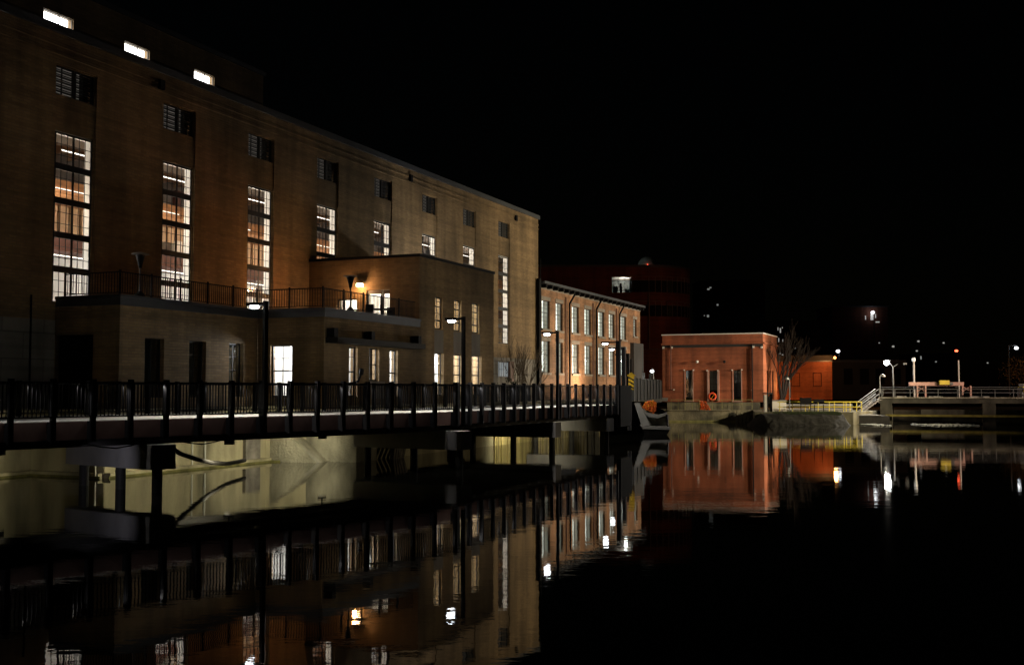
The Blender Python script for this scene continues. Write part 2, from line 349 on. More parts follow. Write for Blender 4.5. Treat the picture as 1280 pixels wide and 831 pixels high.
# fine string courses
sc_ = MB()
for z in (15.45, 15.15+.62): sc_.box(U0, UE+.03, VF-.04, VF-.002, z, z+.09)
part('string_course', sc_, 'buff', mbd)
cp = MB().box(U0-.1, UE+.12, VF-.12, VF+.6, ZR, ZR+.3).box(UE-.4, UE+.12, VF+.605, VF+16.1, ZR, ZR+.3); part('coping', cp, 'coping', mbd)
part('roof', MB().box(U0+.36, UE-.36, VF+.51, VF+15.69, ZR-.35, ZR-.1), 'girder', mbd)
for (px, py) in ((200, 105), (512, 222), (644, 272)):
    a = G(px, py, V=VF); part('roof_scupper', MB().box(a[0]-.14, a[0]+.14, VF-.16, VF-.002, a[2]-.25, a[2]+.15), 'black', mbd)
def window(parent, fm, a0, a1, z0, z1, vert, horiz, thickh=(), fr=.06, mn=.025, glass='glass', name='window', off=.06, label=None, dp=.03):
    """vert / horiz: muntin positions as fractions; thickh: fractions carrying a deep transom"""
    f = MB(); W = a1-a0; H = z1-z0
    def bx(A0, A1, d0, d1, Z0, Z1):
        p = fm(A0, d0, Z0); q = fm(A1, d1, Z1)
        f.box(min(p[0], q[0]), max(p[0], q[0]), min(p[1], q[1]), max(p[1], q[1]), Z0, Z1)
    bx(a0, a0+fr, off, off+dp, z0, z1); bx(a1-fr, a1, off, off+dp, z0, z1)
    bx(a0+fr+.001, a1-fr-.001, off, off+dp, z0, z0+fr); bx(a0+fr+.001, a1-fr-.001, off, off+dp, z1-fr, z1)
    for v, wd in vert: bx(a0+v*W-wd/2, a0+v*W+wd/2, off+.004, off+dp-.004, z0+fr, z1-fr)
    for h in horiz: bx(a0+fr, a1-fr, off+.008, off+dp-.008, z0+h*H-mn/2, z0+h*H+mn/2)
    for h, wd in thickh: bx(a0+fr, a1-fr, off-.012, off+dp+.012, z0+h*H-wd/2, z0+h*H+wd/2)
    wdw = part(name, f, 'frame', parent, label)
    g = MB(); g.quad(fm(a0+.01, off+dp/2, z0+.01), fm(a1-.01, off+dp/2, z0+.01), fm(a1-.01, off+dp/2, z1-.01), fm(a0+.01, off+dp/2, z1-.01))
    part('pane', g, glass, wdw); return wdw
for i, u in enumerate(bays):
    zb = ZB if i < 7 else 6.3
    H = ZT-zb; n = 5
    vt = [(.5, .10)]+[(x, .022) for x in (.18, .34, .66, .82)]
    hz = [(j+k/3)/n for j in range(n) for k in (1, 2)]; th = [(j/n, .24) for j in range(1, n)]
    window(mbd, FV(VF+.0), u+.04, u+BW+.06, zb, ZT, vt, hz, th, fr=.07, off=.09)
    # louvre
    lv = MB()
    lv.box(u, u+.08, VF+.14, VF+.24, 14.0, 15.1).box(u+1.92, u+2.0, VF+.14, VF+.24, 14.0, 15.1).box(u+.95, u+1.1, VF+.14, VF+.24, 14.0, 15.1)
    for k in range(12):
        z = 14.02+k*.092; nb = len(lv.v); lv.box(u+.081, u+1.919, VF+.18, VF+.195, z, z+.075 if k % 2 else z+.05)
    lv.box(u+.42, u+.47, VF+.205, VF+.24, 14.0, 15.1).box(u+1.5, u+1.55, VF+.205, VF+.24, 14.0, 15.1)
    lo_ = part('louvre', lv, 'frame', mbd); part('lit_gap', MB().box(u+.09, u+1.5, VF+.38, VF+.4, 13.9, 15.2), 'louvreglow', lo_)
    # inner white reveals
    rv = MB(); d0, d1 = VF+.125, VF+.46
    rv.box(u+BW+.06, u+BW+.1, d0, d1, zb, ZT).box(u-.029, u, d0, d1, zb, ZT).box(u, u+BW+.06, d0, d1, ZT, ZT+.04)
    part('inner_reveal', rv, 'white', mbd)
# hall interior
hall = MB().box(U0+.4, UE-.4, VF+7.5, VF+7.7, 5.6, 16); part('hall_back_wall', hall, 'dim', mbd)
part('hall_floor', MB().box(U0+.4, UE-.4, VF+.52, VF+7.45, 5.7, 6.0), 'dim', mbd)
part('hall_ceiling', MB().box(U0+.4, UE-.4, VF+.52, VF+7.45, 13.9, 14.0), 'woodpale', mbd)
part('gallery', MB().box(U0+.4, UE-.4, VF+2.4, VF+7.45, 8.55, 9.05), 'rust', mbd)
part('upper_gallery', MB().box(U0+.4, UE-.4, VF+2.0, VF+7.45, 10.75, 11.3), 'wood', mbd)
part('lower_room_wall', MB().box(U0+.4, UE-.4, VF+4.0, VF+4.15, 6.0, 8.54), 'white', mbd)
wp = MB()
for k in range(110):
    x = U0+.5+k*.62
    if x < UE-1: wp.box(x, x+.45, VF+4.2, VF+4.3, 9.06, 10.74)
part('slatted_wood_screen', wp, 'woodpale', mbd)
part('hall_beam', MB().box(U0+.4, UE-.4, VF+2.6, VF+2.9, 12.9, 13.3), 'dim', mbd)
rs = random.Random(3)
for V2, z in ((1.95, 10.9), (2.35, 9.12), (2.2, 8.3), (1.6, 12.35), (3.6, 13.85)):
    x = U0+16
    while x < U0+62:
        l_ = rs.choice((2.4, 3.6, 4.8)); part('ceiling_light_strip', MB().box(x, x+l_, VF+V2-.04, VF+V2, z, z+.04), 'strip', mbd); x += l_+rs.choice((.25, .9, 1.8))
# furnishings and structure seen through the bays
for k in range(70):
    u = rs.uniform(U0+16, UE-6); v = VF+rs.uniform(2.5, 6.5); lv = rs.choice((6.01, 9.06, 11.31)); w_ = rs.uniform(.1, 1.1)
    part('cabinet', MB().box(u, u+w_, v, v+rs.uniform(.1, .6), lv, lv+rs.uniform(.5, 1.55)), rs.choice(('white', 'door', 'woodpale', 'rust', 'dim')), mbd)
for k in range(12):
    u = U0+14+k*5.36; part('hall_post', MB().box(u, u+.3, VF+2.2, VF+2.39, 6.0, 8.54), 'dim', mbd); part('hanger_rod', MB().box(u+1.5, u+1.58, VF+1.9, VF+1.98, 11.32, 13.88), 'door', mbd)
for k in range(34):
    u = U0+14+k*1.5; part('ceiling_joist', MB().box(u, u+.14, VF+.8, VF+7.3, 13.55, 13.88), 'woodpale', mbd)
for i, u in enumerate(bays):
    c = u+1
    if i < 8:
        lamp('hall_low_light', 'POINT', g2w(c, VF+2.0, 7.6), 240, WHITE, size=.2)
        lamp('hall_mid_light', 'POINT', g2w(c, VF+1.6, 10.0), 190, (1, .82, .62), size=.2)
        lamp('hall_top_light', 'POINT', g2w(c, VF+1.6, 12.6), random.choice((60, 90, 130)), (1, .9, .8), size=.2)
# penthouse
VP_ = VF+1.6
zt = G(329, 95.5, V=VP_)[2]; up = G(329, 110, V=VP_)[0]
ph = MB(); pw = []
for (xa, ya, xb, yb, yc) in ((55, 10, 92, 23, 21), (156, 51, 187, 62, 62), (243, 86, 268, 94, 97)):
    a = G(xa, ya, V=VP_); c = G(xb, yb, V=VP_); d = G(xa, yc, V=VP_); pw.append((a[0], c[0], a[2]-.62, a[2]))
ph.holes(FV(VP_), U0+1, up, ZR-.1, zt, pw, .3)
ph.box(U0+1, up, VP_+8, VP_+8.3, ZR-.1, zt).box(up-.3, up, VP_+.301, VP_+8, ZR-.1, zt).box(U0+1, U0+1.3, VP_+.301, VP_+8, ZR-.1, zt)
part('penthouse', ph, 'buff', mbd); part('penthouse_roof', MB().box(U0+.9, up+.1, VP_-.1, VP_+8.4, zt, zt+.2), 'coping', mbd)
for h in pw:
    window(mbd, FV(VP_), h[0], h[1], h[2], h[3], [(.55, .05)], [], name='clerestory_window', fr=.03)
    part('clerestory_light', MB().box(h[0]+.05, h[1]+.75, VP_+.6, VP_+.65, h[2]-.5, h[3]+1.2), 'brightroom', mbd)
# stone base of the main wall
part('stone_base', MB().box(U0, G(61, 440, U=A_L)[0]-.05, VF-.06, VF-.003, GZ, 5.55), 'stone', mbd)
part('stone_base', MB().box(X_R+.0, UE-.3, VF-.06, VF-.003, GZ, 5.3), 'stone', mbd)
a = G(622.7, 454, V=VF-.06); c = G(634.5, 471, V=VF-.06)
window(mbd, FV(VF-.16), a[0], c[0], 3.9, 5.0, [(.5, .05), (.25, .02), (.75, .02)], [.5], name='basement_window', off=.03)
part('basement_light', MB().box(a[0], c[0], VF-.08, VF-.065, 3.92, 4.98), mat('dim_lit_room', (.3, .3, .28), .6, emit=(.8, .9, 1), estr=.22), mbd)
part('side_shutter', MB().box(c[0]+.1, c[0]+.9, VF-.2, VF-.07, 3.6, 5.05), 'rust', mbd)
part('corner_downpipe', MB().box(UE-.5, UE-.1, VF-.3, VF-.07, GZ, 11.6), 'door', mbd)
part('corner_downpipe', MB().box(G(35.5, 400, V=VF)[0], G(36.7, 400, V=VF)[0], VF-.12, VF-.07, GZ, 6.4), 'door', mbd)
# ---- terrace block A and B + annex
tb = MB()
dl = G(116, 440, U=A_L)[1]; dr = G(63, 440, U=A_L)[1]
aw = [(G(x0_, 440, V=VA)[0], G(x1_, 440, V=VA)[0]) for x0_, x1_ in ((181, 205), (236.5, 257.5), (286.5, 304.5))]
ZAW = 4.92
tb.holes(FV(VA), A_L, A_R, GZ, ZP, [(p, q, 2.7, ZAW) for p, q in aw], .35)
tb.holes(FU(A_L), VA+.351, VF, GZ, ZP, [(dl, dr, GZ+.001, 5.0)], .3)
lw0 = G(365, 440, U=B_L)[1]; lw1 = G(338, 440, U=B_L)[1]; ZL1 = G(350, 431, U=B_L)[2]
tb.holes(FU(B_L), VB+.351, VA-.001, GZ, ZP, [(lw0, lw1, 2.7, ZL1)], .35)
bw = [(436, 447, 433), (461.6, 474, 435), (486.6, 497.5, 437)]
bw = [(G(x0_, 440, V=VB)[0], G(x1_, 440, V=VB)[0], 3.4 if i == 1 else 2.7, G(x0_, y, V=VB)[2]) for i, (x0_, x1_, y) in enumerate(bw)]
tb.holes(FV(VB), B_L, X_L-.001, GZ, ZP, bw, .35)
part('terrace_wall', tb, 'buff', mbd)
part('terrace_deck', MB().box(A_L+.35, X_L-.01, VA+.36, VF-.07, ZP-.35, ZP-.2).box(B_L+.36, X_L-.01, VB+.36, VA+.359, ZP-.35, ZP-.2), 'capconc', mbd)
fc = MB()
fc.box(A_L-.12, A_R-.13, VA-.12, VA+.25, ZP, ZP+.1).box(A_L-.12, A_L+.25, VA+.252, VF-.08, ZP, ZP+.1)
fc.box(B_L-.12, B_L+.25, VB+.252, VA+.245, ZP, ZP+.1).box(B_L-.12, X_L-.02, VB-.12, VB+.25, ZP, ZP+.1)
fc.box(A_L-.07, A_R-.01, VA-.07, VA-.002, ZP-.28, ZP-.001).box(A_L-.07, A_L-.002, VA, VF-.08, ZP-.28, ZP-.001)
fc.box(B_L-.07, B_L-.002, VB, VA-.08, ZP-.28, ZP-.001).box(B_L-.07, X_L-.02, VB-.07, VB-.002, ZP-.28, ZP-.001)
part('terrace_coping', fc, 'coping', mbd)
for i, (p, q) in enumerate(aw):
    window(mbd, FV(VA+.12), p, q, 2.7, ZAW, [(.5, .05)], [.25, .5, .75], glass='darkglass', name='ground_window')
    part('window_backing', MB().box(p+.0, q, VA+.6, VA+.65, 2.6, 5.2), 'greygreen', mbd)
lamp('store_light', 'POINT', g2w(aw[2][0]+.3, VA+.45, 4.6), 5, COOL, size=.05)
part('loading_door', MB().box(A_L+.22, A_L+.28, dl, dr, GZ, 5.0), 'door', mbd)
window(mbd, FU(B_L+.08), lw0, lw1, 2.7, ZL1, [(.5, .03)], [.22, .74], [(.5, .05)], name='ground_window', label='bright white side window with a thin red poster inside')
# rooms behind B
rm = MB().box(B_L+3.2, B_L+3.3, VB+.36, VF-.5, GZ, 5.6).box(B_L+.36, X_L, VB+3.6, VB+3.7, GZ, 5.6)
part('room_partition', rm, 'white', mbd)
part('room_ceiling', MB().box(B_L+.36, X_L+9, VB+.37, VB+3.59, 5.3, 5.4), 'white', mbd)
part('room_panel_light', MB().box(B_L+2.9, B_L+3.0, lw0-.4, lw1+1.0, 2.6, 5.0), mat('lit_back_panel', (.9, .9, .9), .6, emit=(1, .985, .96), estr=2.2), mbd)
pst = MB()
for (v0, z0) in ((.62, 4.2), (.58, 3.05)):
    cxx, czz = lw1-.25 if z0 > 4 else lw1-.3, z0
    for k in range(10):
        t0 = 2*pi*k/10; t1 = 2*pi*(k+1)/10; r = .14 if z0 > 4 else .2
        pst.tube((B_L+2.88, cxx+r*cos(t0), czz+r*sin(t0)), (B_L+2.88, cxx+r*cos(t1), czz+r*sin(t1)), .015, k=5)
part('red_poster_marks', pst, 'ring', mbd)
for p, q, z0, z1 in bw:
    window(mbd, FV(VB+.1), p, q, z0, z1, [(.4, .03)], [.2, .8], [(.5, .06)], name='ground_window')
part('wall_vent_panel', MB().box(bw[1][0], bw[1][1]+.5, VB-.02, VB-.002, 2.6, 3.38), 'spandrel', mbd)
for k, pw_ in ((0, 250), (1, 400), (2, 400)): lamp('room_light', 'POINT', g2w(B_L+1.2+2.6*k, VB+1.9, 4.7), pw_, COOL, size=.15)
# canopy over B
cn = MB(); uc = G(532, 432, V=VB-.6)[0]
zc = 4.95
cn.box(B_L+.1, uc, VB-.6, VB-.01, zc, zc+.24)
part('canopy', cn, 'girder', mbd)
for u in (B_L+.15, G(477, 418, V=VB-.9)[0], uc-.35): part('canopy_bracket', MB().box(u, u+.3, VB-.4, VB-.02, zc+.241, zc+.62), 'black', mbd)
part('downpipe_elbow', MB().tube((B_L+1.4, VB-.1, 2.6), (B_L+1.4, VB-.1, 3.2), .05).tube((B_L+1.4, VB-.1, 3.2), (B_L+2.2, VB-.35, 3.35), .05).tube((B_L+2.2, VB-.35, 3.35), (B_L+2.45, VB-.35, 3.7), .05).tube((B_L+2.45, VB-.35, 3.65), (B_L+2.5, VB-.35, 3.9), .11), 'black', mbd)
# annex
ax = MB()
ah = []
for (xa, ya, xb, yb) in ((543.6, 370, 553, 407), (567.5, 374, 576.5, 409), (590, 378, 599, 412)):
    a = G(xa, ya, V=VB); c = G(xb, yb, V=VB); ah.append((a[0], c[0], 6.05, 7.68))
al = []
for (xa, ya, xb) in ((543, 440, 555), (567, 441, 578.5), (590, 443, 602)):
    a = G(xa, ya, V=VB); c = G(xb, ya, V=VB); al.append((a[0], c[0], 2.7, 4.85))
ax.holes(FV(VB), X_L, X_R, GZ, ZX, ah+al, .35)
sw = (G(446, 380, U=X_L)[1], G(421, 380, U=X_L)[1]); sd = (G(487, 380, U=X_L)[1], G(458, 380, U=X_L)[1])
ax.holes(FU(X_L), VB+.351, VF-.005, ZP-.2, ZX, [(sw[0], sw[1], ZP+.1, 7.55), (sd[0], sd[1], ZP-.19, 7.95)], .35)
ax.box(X_L+.36, X_R, VF-.4, VF-.01, ZX-.5, ZX)
ax.box(X_R-.35, X_R, VB+.36, VF-.01, GZ, ZX)
part('annex_wall', ax, 'buff', mbd)
part('annex_roof', MB().box(X_L+.36, X_R-.36, VB+.36, VF-.41, ZX-.4, ZX-.2), 'girder', mbd)
part('annex_coping', MB().box(X_L-.06, X_R+.06, VB-.06, VB+.3, ZX, ZX+.14).box(X_L-.06, X_L+.3, VB+.302, VF-.01, ZX, ZX+.14).box(X_R-.3, X_R+.06, VB+.302, VF-.01, ZX, ZX+.14), 'black', mbd)
for h in ah:
    window(mbd, FV(VB+.05), *h, [(.5, .03)], [.5, .86], [(.27, .07), (.7, .05)], name='annex_window')
    part('spandrel_panel', MB().box(h[0]-.05, h[1]+.1, VB-.012, VB-.002, 4.86, 6.0), 'spandrel', mbd)
for h in al: window(mbd, FV(VB+.12), *h, [(.42, .03)], [.12, .28, .72, .88], [(.5, .06)], name='annex_window')
part('annex_floor', MB().box(X_L+.36, X_R-.36, VB+.36, VF-.41, 5.45, 5.65), 'white', mbd)
part('annex_inner_wall', MB().box(X_L+.36, X_R-.36, VB+2.6, VB+2.7, GZ, 5.44).box(X_L+.36, X_R-.36, VB+4.6, VB+4.7, 5.66, 9.2), 'white', mbd)
window(mbd, FU(X_L+.05), sw[0], sw[1], ZP+.1, 7.55, [(.33, .04), (.66, .05)], [.45], name='terrace_window')
dw = MB()
for v0, v1 in ((sd[0], sd[0]+(sd[1]-sd[0])*.32), (sd[0]+(sd[1]-sd[0])*.36, sd[1])):
    f = .14 if v1-v0 > 1 else .05
    dw.box(X_L+.1, X_L+.16, v0, v0+f, ZP-.15, 7.93).box(X_L+.1, X_L+.16, v1-f, v1, ZP-.15, 7.93).box(X_L+.1, X_L+.16, v0+f, v1-f, ZP-.15, ZP+.0).box(X_L+.1, X_L+.16, v0+f, v1-f, 7.75, 7.93)
dr_ = part('terrace_door', dw, 'frame', mbd); part('pane', MB().quad((X_L+.13, sd[0], ZP-.1), (X_L+.13, sd[1], ZP-.1), (X_L+.13, sd[1], 7.9), (X_L+.13, sd[0], 7.9)), 'glass', dr_)
part('handle', MB().tube((X_L+.07, sd[0]+(sd[1]-sd[0])*.42, 6.9), (X_L+.07, sd[0]+(sd[1]-sd[0])*.42, 7.2), .02), 'coping', dr_)
for k, (uu, vv) in enumerate(((X_L+1.3, VB+2), (X_L+1.5, VB+4), (X_L+5, VB+2.2), (X_L+9, VB+2.2), (X_L+12.5, VB+2.2))):
    lamp('annex_upper_light', 'POINT', g2w(uu, vv, 8.6), (600, 500, 480, 480, 480)[k], (1, .93, .78), size=.15)
for k in range(3): lamp('annex_lower_light', 'POINT', g2w(X_L+3.2+4*k, VB+1.5, 4.9), 420, COOL, size=.15)
# annex wall lamp
a = G(450, 357, U=X_L-.2)
wlp = thing('wall_lamp', 'glowing orange wall lamp between the terrace door and window', 'wall lamp', a, True)
part('bracket', MB().box(a[0], a[0]+.19, a[1]-.06, a[1]+.06, a[2]+.02, a[2]+.12), 'black', wlp)
part('hood', MB().box(a[0]-.16, a[0]+.1, a[1]-.16, a[1]+.16, a[2]+.1, a[2]+.16), 'black', wlp)
part('lens', MB().box(a[0]-.12, a[0]+.08, a[1]-.14, a[1]+.14, a[2]-.06, a[2]+.099), 'lenswarm', wlp)
lamp('wall_lamp_light', 'POINT', g2w(a[0]-.3, a[1], a[2]-.14), 95, (1.0, .50, .20), size=.1)
lamp('wall_lamp_spill', 'SPOT', g2w(a[0]-.35, a[1], a[2]-.1), 330, (1, .34, .09), g2w(a[0]-9, VF, 7.5), 110, .8, size=.1)
# ------------------------------------------------------------------ terrace railing
tr = thing('terrace_railing', 'thin black metal railing along the upper terrace edge', 'railing', (A_L+3, VA+.3, ZP), True)
path = [(A_L+.15, VF-.3), (A_L+.15, VA+.15), (B_L+.12, VA+.15), (B_L+.12, VB+.15), (X_L-.15, VB+.15)]
for a, b2 in zip(path[:-1], path[1:]):
    L = hypot(b2[0]-a[0], b2[1]-a[1]); d = ((b2[0]-a[0])/L, (b2[1]-a[1])/L); n = max(1, round(L/1.8)); s = L/n; zt_ = ZP+.95
    for k in range(n):
        part('post', MB().dbox(a, d, k*s-.03, k*s+.03, -.03, .03, ZP+.1, zt_+.06), 'black', tr)
        pn = MB().dbox(a, d, k*s+.031, (k+1)*s-.031, -.02, .02, zt_-.04, zt_).dbox(a, d, k*s+.031, (k+1)*s-.031, -.02, .02, ZP+.17, ZP+.2)
        m_ = round(s/.13)
        for j in range(1, m_): pn.dbox(a, d, k*s+j*s/m_-.01, k*s+j*s/m_+.01, -.01, .01, ZP+.2, zt_-.04)
        part('railing_panel', pn, 'black', tr)
# patio heaters
def heater(px, py, V, label):
    a = G(px, py, V=V); o = (a[0], a[1], ZP-.2); t = thing('patio_heater', label, 'patio heater', o, True, 'patio heaters on the terrace')
    part('base', MB().lathe(o, [(.24, 0), (.24, .3), (.18, .5), (.06, .62)]), 'black', t)
    part('pole', MB().tube((o[0], o[1], o[2]+.6), (o[0], o[1], o[2]+1.55), .035), 'pole', t)
    part('burner', MB().lathe((o[0], o[1], o[2]+1.5), [(.06, 0), (.10, .2), (.16, .42), (.17, .5)]), 'black', t)
    part('reflector', MB().lathe((o[0], o[1], o[2]+2.02), [(.34, 0), (.32, .03), (.1, .08)]), 'pole', t)
heater(175, 350, VA+1.0, 'grey patio heater alone between the first two tall windows')
heater(438, 370, VB+1.2, 'dark patio heater in front of the lit terrace window')
# patio table and chairs
def chair(u, v, rz, label):
    t = thing('patio_chair', label, 'chair', (u, v, ZP-.2), True, 'patio chairs'); t.rotation_euler[2] += rz; ORG[t.name] = (0, 0, 0)
    part('seat', MB().box(-.22, .22, -.22, .22, .42, .46), 'black', t)
    part('backrest', MB().box(-.22, .22, .2, .24, .47, .88), 'black', t)
    for x in (-.2, .2):
        for y in (-.2, .2): part('leg', MB().tube((x, y, 0), (x*.95, y*.95, .42), .018, k=6), 'black', t)
tu, tv = G(478, 390, V=VB+1.2)[:2]
t = thing('patio_table', 'small round dark table outside the terrace door', 'table', (tu, tv, ZP-.2), True)
part('tabletop', MB().lathe((tu, tv, ZP+.5), [(.45, 0), (.45, .04)]), 'black', t); part('pedestal', MB().tube((tu, tv, ZP-.2), (tu, tv, ZP+.5), .04), 'black', t); part('foot', MB().lathe((tu, tv, ZP-.2), [(.28, 0), (.25, .04)]), 'black', t)
chair(tu-1.0, tv, pi/2, 'dark patio chair left of the round terrace table'); chair(tu+.8, tv+.1, -pi/2, 'dark patio chair right of the round terrace table')
# ------------------------------------------------------------------ mill
ML = UE+.15; MR = G(800, 400, V=VF)[0]; MZ = 11.15
mill = thing('brick_mill', 'two storey red and tan brick mill with two rows of tall lit windows', 'building', (ML+10, VF, GZ), True)
mw = [(677.2, 687.2), (694.7, 703.4), (714.9, 723.6), (730.8, 739), (748, 755.3), (761.2, 768.1), (776, 782.8), (791.5, 795.8)]
mh = []
for k, (xa, xb) in enumerate(mw):
    a = G(xa, 400, V=VF)[0]; c = G(xb, 400, V=VF)[0]
    z2 = 10.05; z1 = 7.8
    if k < 7: mh += [(a, c, z1, z2), (a, c, 4.35, 6.85)]
    else: mh += [(a, c, 8.3, 10.0)]
wl = MB().holes(FV(VF), ML, MR, GZ, MZ, mh, .55); wl.box(MR-.4, MR, VF+.56, VF+12, GZ, MZ); wl.box(ML, ML+.3, VF+.56, VF+12, GZ, MZ)
part('wall', wl, 'mill', mill)
part('roof', MB().extrude([(ML, VF-.5, MZ+.32), (ML, VF+12, MZ+1.4), (ML, VF+12, MZ+1.2), (ML, VF-.5, MZ+.12)], (MR-ML+.3, 0, 0)), 'coping', mill)
part('frieze', MB().box(ML, MR+.02, VF-.05, VF-.002, MZ-.25, MZ+.12), 'spandrel', mill)
for k in range(22):
    u = ML+.5+k*(MR-ML-.8)/21; part('rafter_tail', MB().box(u-.16, u+.16, VF-.48, VF-.051, MZ-.18, MZ+.11), 'door', mill)
rooms = MB().box(ML+.31, MR-.41, VF+2.6, VF+2.7, GZ, MZ); part('inner_wall', rooms, 'white', mill)
part('inner_floor', MB().box(ML+.31, MR-.41, VF+.56, VF+2.59, 7.15, 7.4), 'white', mill)
for k, h in enumerate(mh):
    w_ = window(mill, FV(VF+.08), *h, [(.5, .06)], [.14, .28, .42, .72, .86], [(.57, .05)], fr=.05)
    part('sill', MB().box(h[0]-.1, h[1]+.1, VF-.12, VF-.002, h[2]-.16, h[2]-.003), 'spandrel', w_)
    part('lintel', MB().box(h[0]-.12, h[1]+.12, VF-.03, VF-.002, h[3]+.003, h[3]+.3), 'spandrel', w_)
    mid = h[0]+(h[1]-h[0])*(.44+.04*((k*7) % 3)); part('room_glow_panel', MB().box(h[0]-.02, mid, VF+.2, VF+.22, h[2], h[3]), 'roomglow', w_); part('reveal_glow_panel', MB().box(mid, h[1]+.02, VF+.203, VF+.217, h[2], h[3]), 'revealglow', w_)  # glowing panels in place of the lit room and grey reveal
for px in (712, 745.5, 774.5):
    a = G(px, 400, V=VF-.15); mb = MB().tube((a[0], VF-.16, GZ), (a[0], VF-.16, MZ-1.0), .085).tube((a[0], VF-.16, MZ-1.0), (a[0]+.7, VF-.4, MZ-.15), .08)
    part('downpipe', mb, 'door', mill)
    part('downpipe', MB().tube((a[0]-.75, VF-.1, GZ), (a[0]-.75, VF-.1, MZ-.5), .06), 'rust', mill)
part('end_porch', MB().box(MR-3.6, MR-.2, VF-.4, VF-.01, GZ, 7.6), 'greybrick', mill)
a = G(737, 478, V=VF-1.2)
t = thing('ground_floodlight', 'small ground floodlight at the foot of the brick mill', 'floodlight', (a[0], VF-1.2, GZ), True)
part('housing', MB().box(a[0]-.2, a[0]+.2, VF-1.35, VF-1.1, GZ+.2, GZ+.45), 'black', t); part('lens', MB().box(a[0]-.17, a[0]+.17, VF-1.1, VF-1.08, GZ+.23, GZ+.42), 'lenswarm', t); part('stake', MB().box(a[0]-.03, a[0]+.03, VF-1.25, VF-1.19, GZ, GZ+.2), 'black', t)
lamp('mill_uplight', 'POINT', g2w(a[0], VF-1.0, GZ+.7), 330, (1, .70, .40), size=.1)
lamp('mill_wall_wash', 'SPOT', g2w(a[0], VF-3.5, GZ+.4), 1900, (1, .74, .50), g2w(a[0]-3, VF, GZ+3.5), 150, .9, size=.2)
# shrubs in front of the stone base, and low dark bush
def branch(mb, p, d, L, r, depth, spread=.5, up=.15, kids=3):
    from mathutils import Vector
    seg = 3; q = Vector(p); d = Vector(d).normalized()
    for i in range(seg):
        nd = (d+Vector((random.uniform(-1, 1), random.uniform(-1, 1), random.uniform(-.5, 1)))*.14).normalized(); n = q+nd*L/seg
        mb.tube(q, n, r*(1-.25*i/seg), r*(1-.25*(i+1)/seg), k=5, caps=False); q = n; d = nd
        if depth > 0 and i >= 1:
            for _ in range(kids-1):
                e = (d+Vector((random.uniform(-1, 1), random.uniform(-1, 1), random.uniform(-.3, 1)))*spread+Vector((0, 0, up))).normalized()
                branch(mb, q, e, L*random.uniform(.55, .8), r*.58, depth-1, spread, up, kids)
us, vs_ = G(652, 460, V=VF-1.5)[:2]
t = thing('bare_shrub', 'leafless twiggy shrub against the grey stone base', 'shrub', (us, vs_, GZ), True)
mb = MB()
for i in range(13):
    branch(mb, (us+random.uniform(-1.6, 1.9), vs_+random.uniform(-.4, .4), GZ), (random.uniform(-.25, .25), random.uniform(-.2, .2), 1), random.uniform(1.3, 2.2), .035, 2, .45)
part('twigs', mb, 'bushbark', t)
us2 = G(638, 470, V=VF-1.2)
mb = MB()
for i in range(260):
    c = (us2[0]+random.gauss(0, .5), VF-1.2+random.gauss(0, .3), GZ+abs(random.gauss(.8, .45))); s = random.uniform(.06, .14)
    mb.quad(*[(c[0]+s*random.uniform(-1, 1), c[1]+s*random.uniform(-1, 1), c[2]+s*random.uniform(-1, 1)) for _ in range(3)])
t = thing('evergreen_bush', 'low dark rounded bush under the small basement window', 'bush', (us2[0], VF-1.2, GZ), True); part('foliage', mb, 'grass', t)
# ------------------------------------------------------------------ footbridge
s = 1.18
S1 = (-12.99, 29.14); D1 = (.7230/1.1787, .9309/1.1787); S2 = (-1.64, 45.13); D2 = (.4496/1.18, 1.091/1.18)
K = (-2.42, 43.05)
def norm(d): L = hypot(*d); return (d[0]/L, d[1]/L)
D1 = norm(D1); D2 = norm(D2)
N1 = (-D1[1], D1[0]); N2 = (-D2[1], D2[0])
ZD = 2.155; ZTOP = 3.22; FZ = 1.626
k0 = -5; A1 = (S1[0]+D1[0]*s*k0, S1[1]+D1[1]*s*k0); E2 = (S2[0]+D2[0]*s*17.2, S2[1]+D2[1]*s*17.2)
W1 = 6.1; W2 = 5.2
def offl(p, n, w_): return (p[0]+n[0]*w_, p[1]+n[1]*w_)
def isect(p, d, q, e):
    den = d[0]*e[1]-d[1]*e[0]; t_ = ((q[0]-p[0])*e[1]-(q[1]-p[1])*e[0])/den; return (p[0]+d[0]*t_, p[1]+d[1]*t_)
def line(off1, off2): # polyline offset inward
    a = offl(A1, N1, off1); c = offl(E2, N2, off2); return a, isect(a, D1, c, D2), c
fb = thing('footbridge', 'long dark steel footbridge on concrete piers with bright deck and black railings', 'bridge', (K[0], K[1], 0))
n0 = line(.28, .28); f0 = line(W1+.2, W2+.2)
part('deck', MB().prism([n0[0], n0[1], n0[2], f0[2], f0[1], f0[0]], ZD-.14, ZD), 'deck', fb)
def runbar(o1, o2, th, z0, z1, mtl, nm):
    a = line(o1, o2); c = line(o1+th, o2+th)
    return part(nm, MB().prism([a[0], a[1], c[1], c[0]], z0, z1).prism([a[1], a[2], c[2], c[1]], z0, z1), mtl, fb)
runbar(.25, .25, .06, FZ, ZD-.03, 'fascia', 'fascia'); runbar(W1+.22, W2+.22, .06, FZ, ZD-.03, 'fascia', 'fascia')
for o in (.7, 2.6, 4.4): runbar(o, o, .28, 1.40, ZD-.141, 'girder', 'girder')
def deck_fill(a, c, n, power):
    for k in range(n):
        f = (k+.5)/n; x, y = a[0]+(c[0]-a[0])*f, a[1]+(c[1]-a[1])*f
        lamp('deck_fill_light', 'SPOT', (x, y, ZTOP-.07), power, (1, .96, .88), (x+.25*N1[0], y+.25*N1[1], 0), 140, .6, size=0)  # added fill to brighten the deck evenly, no known lamp here
la = line(.14, .14)
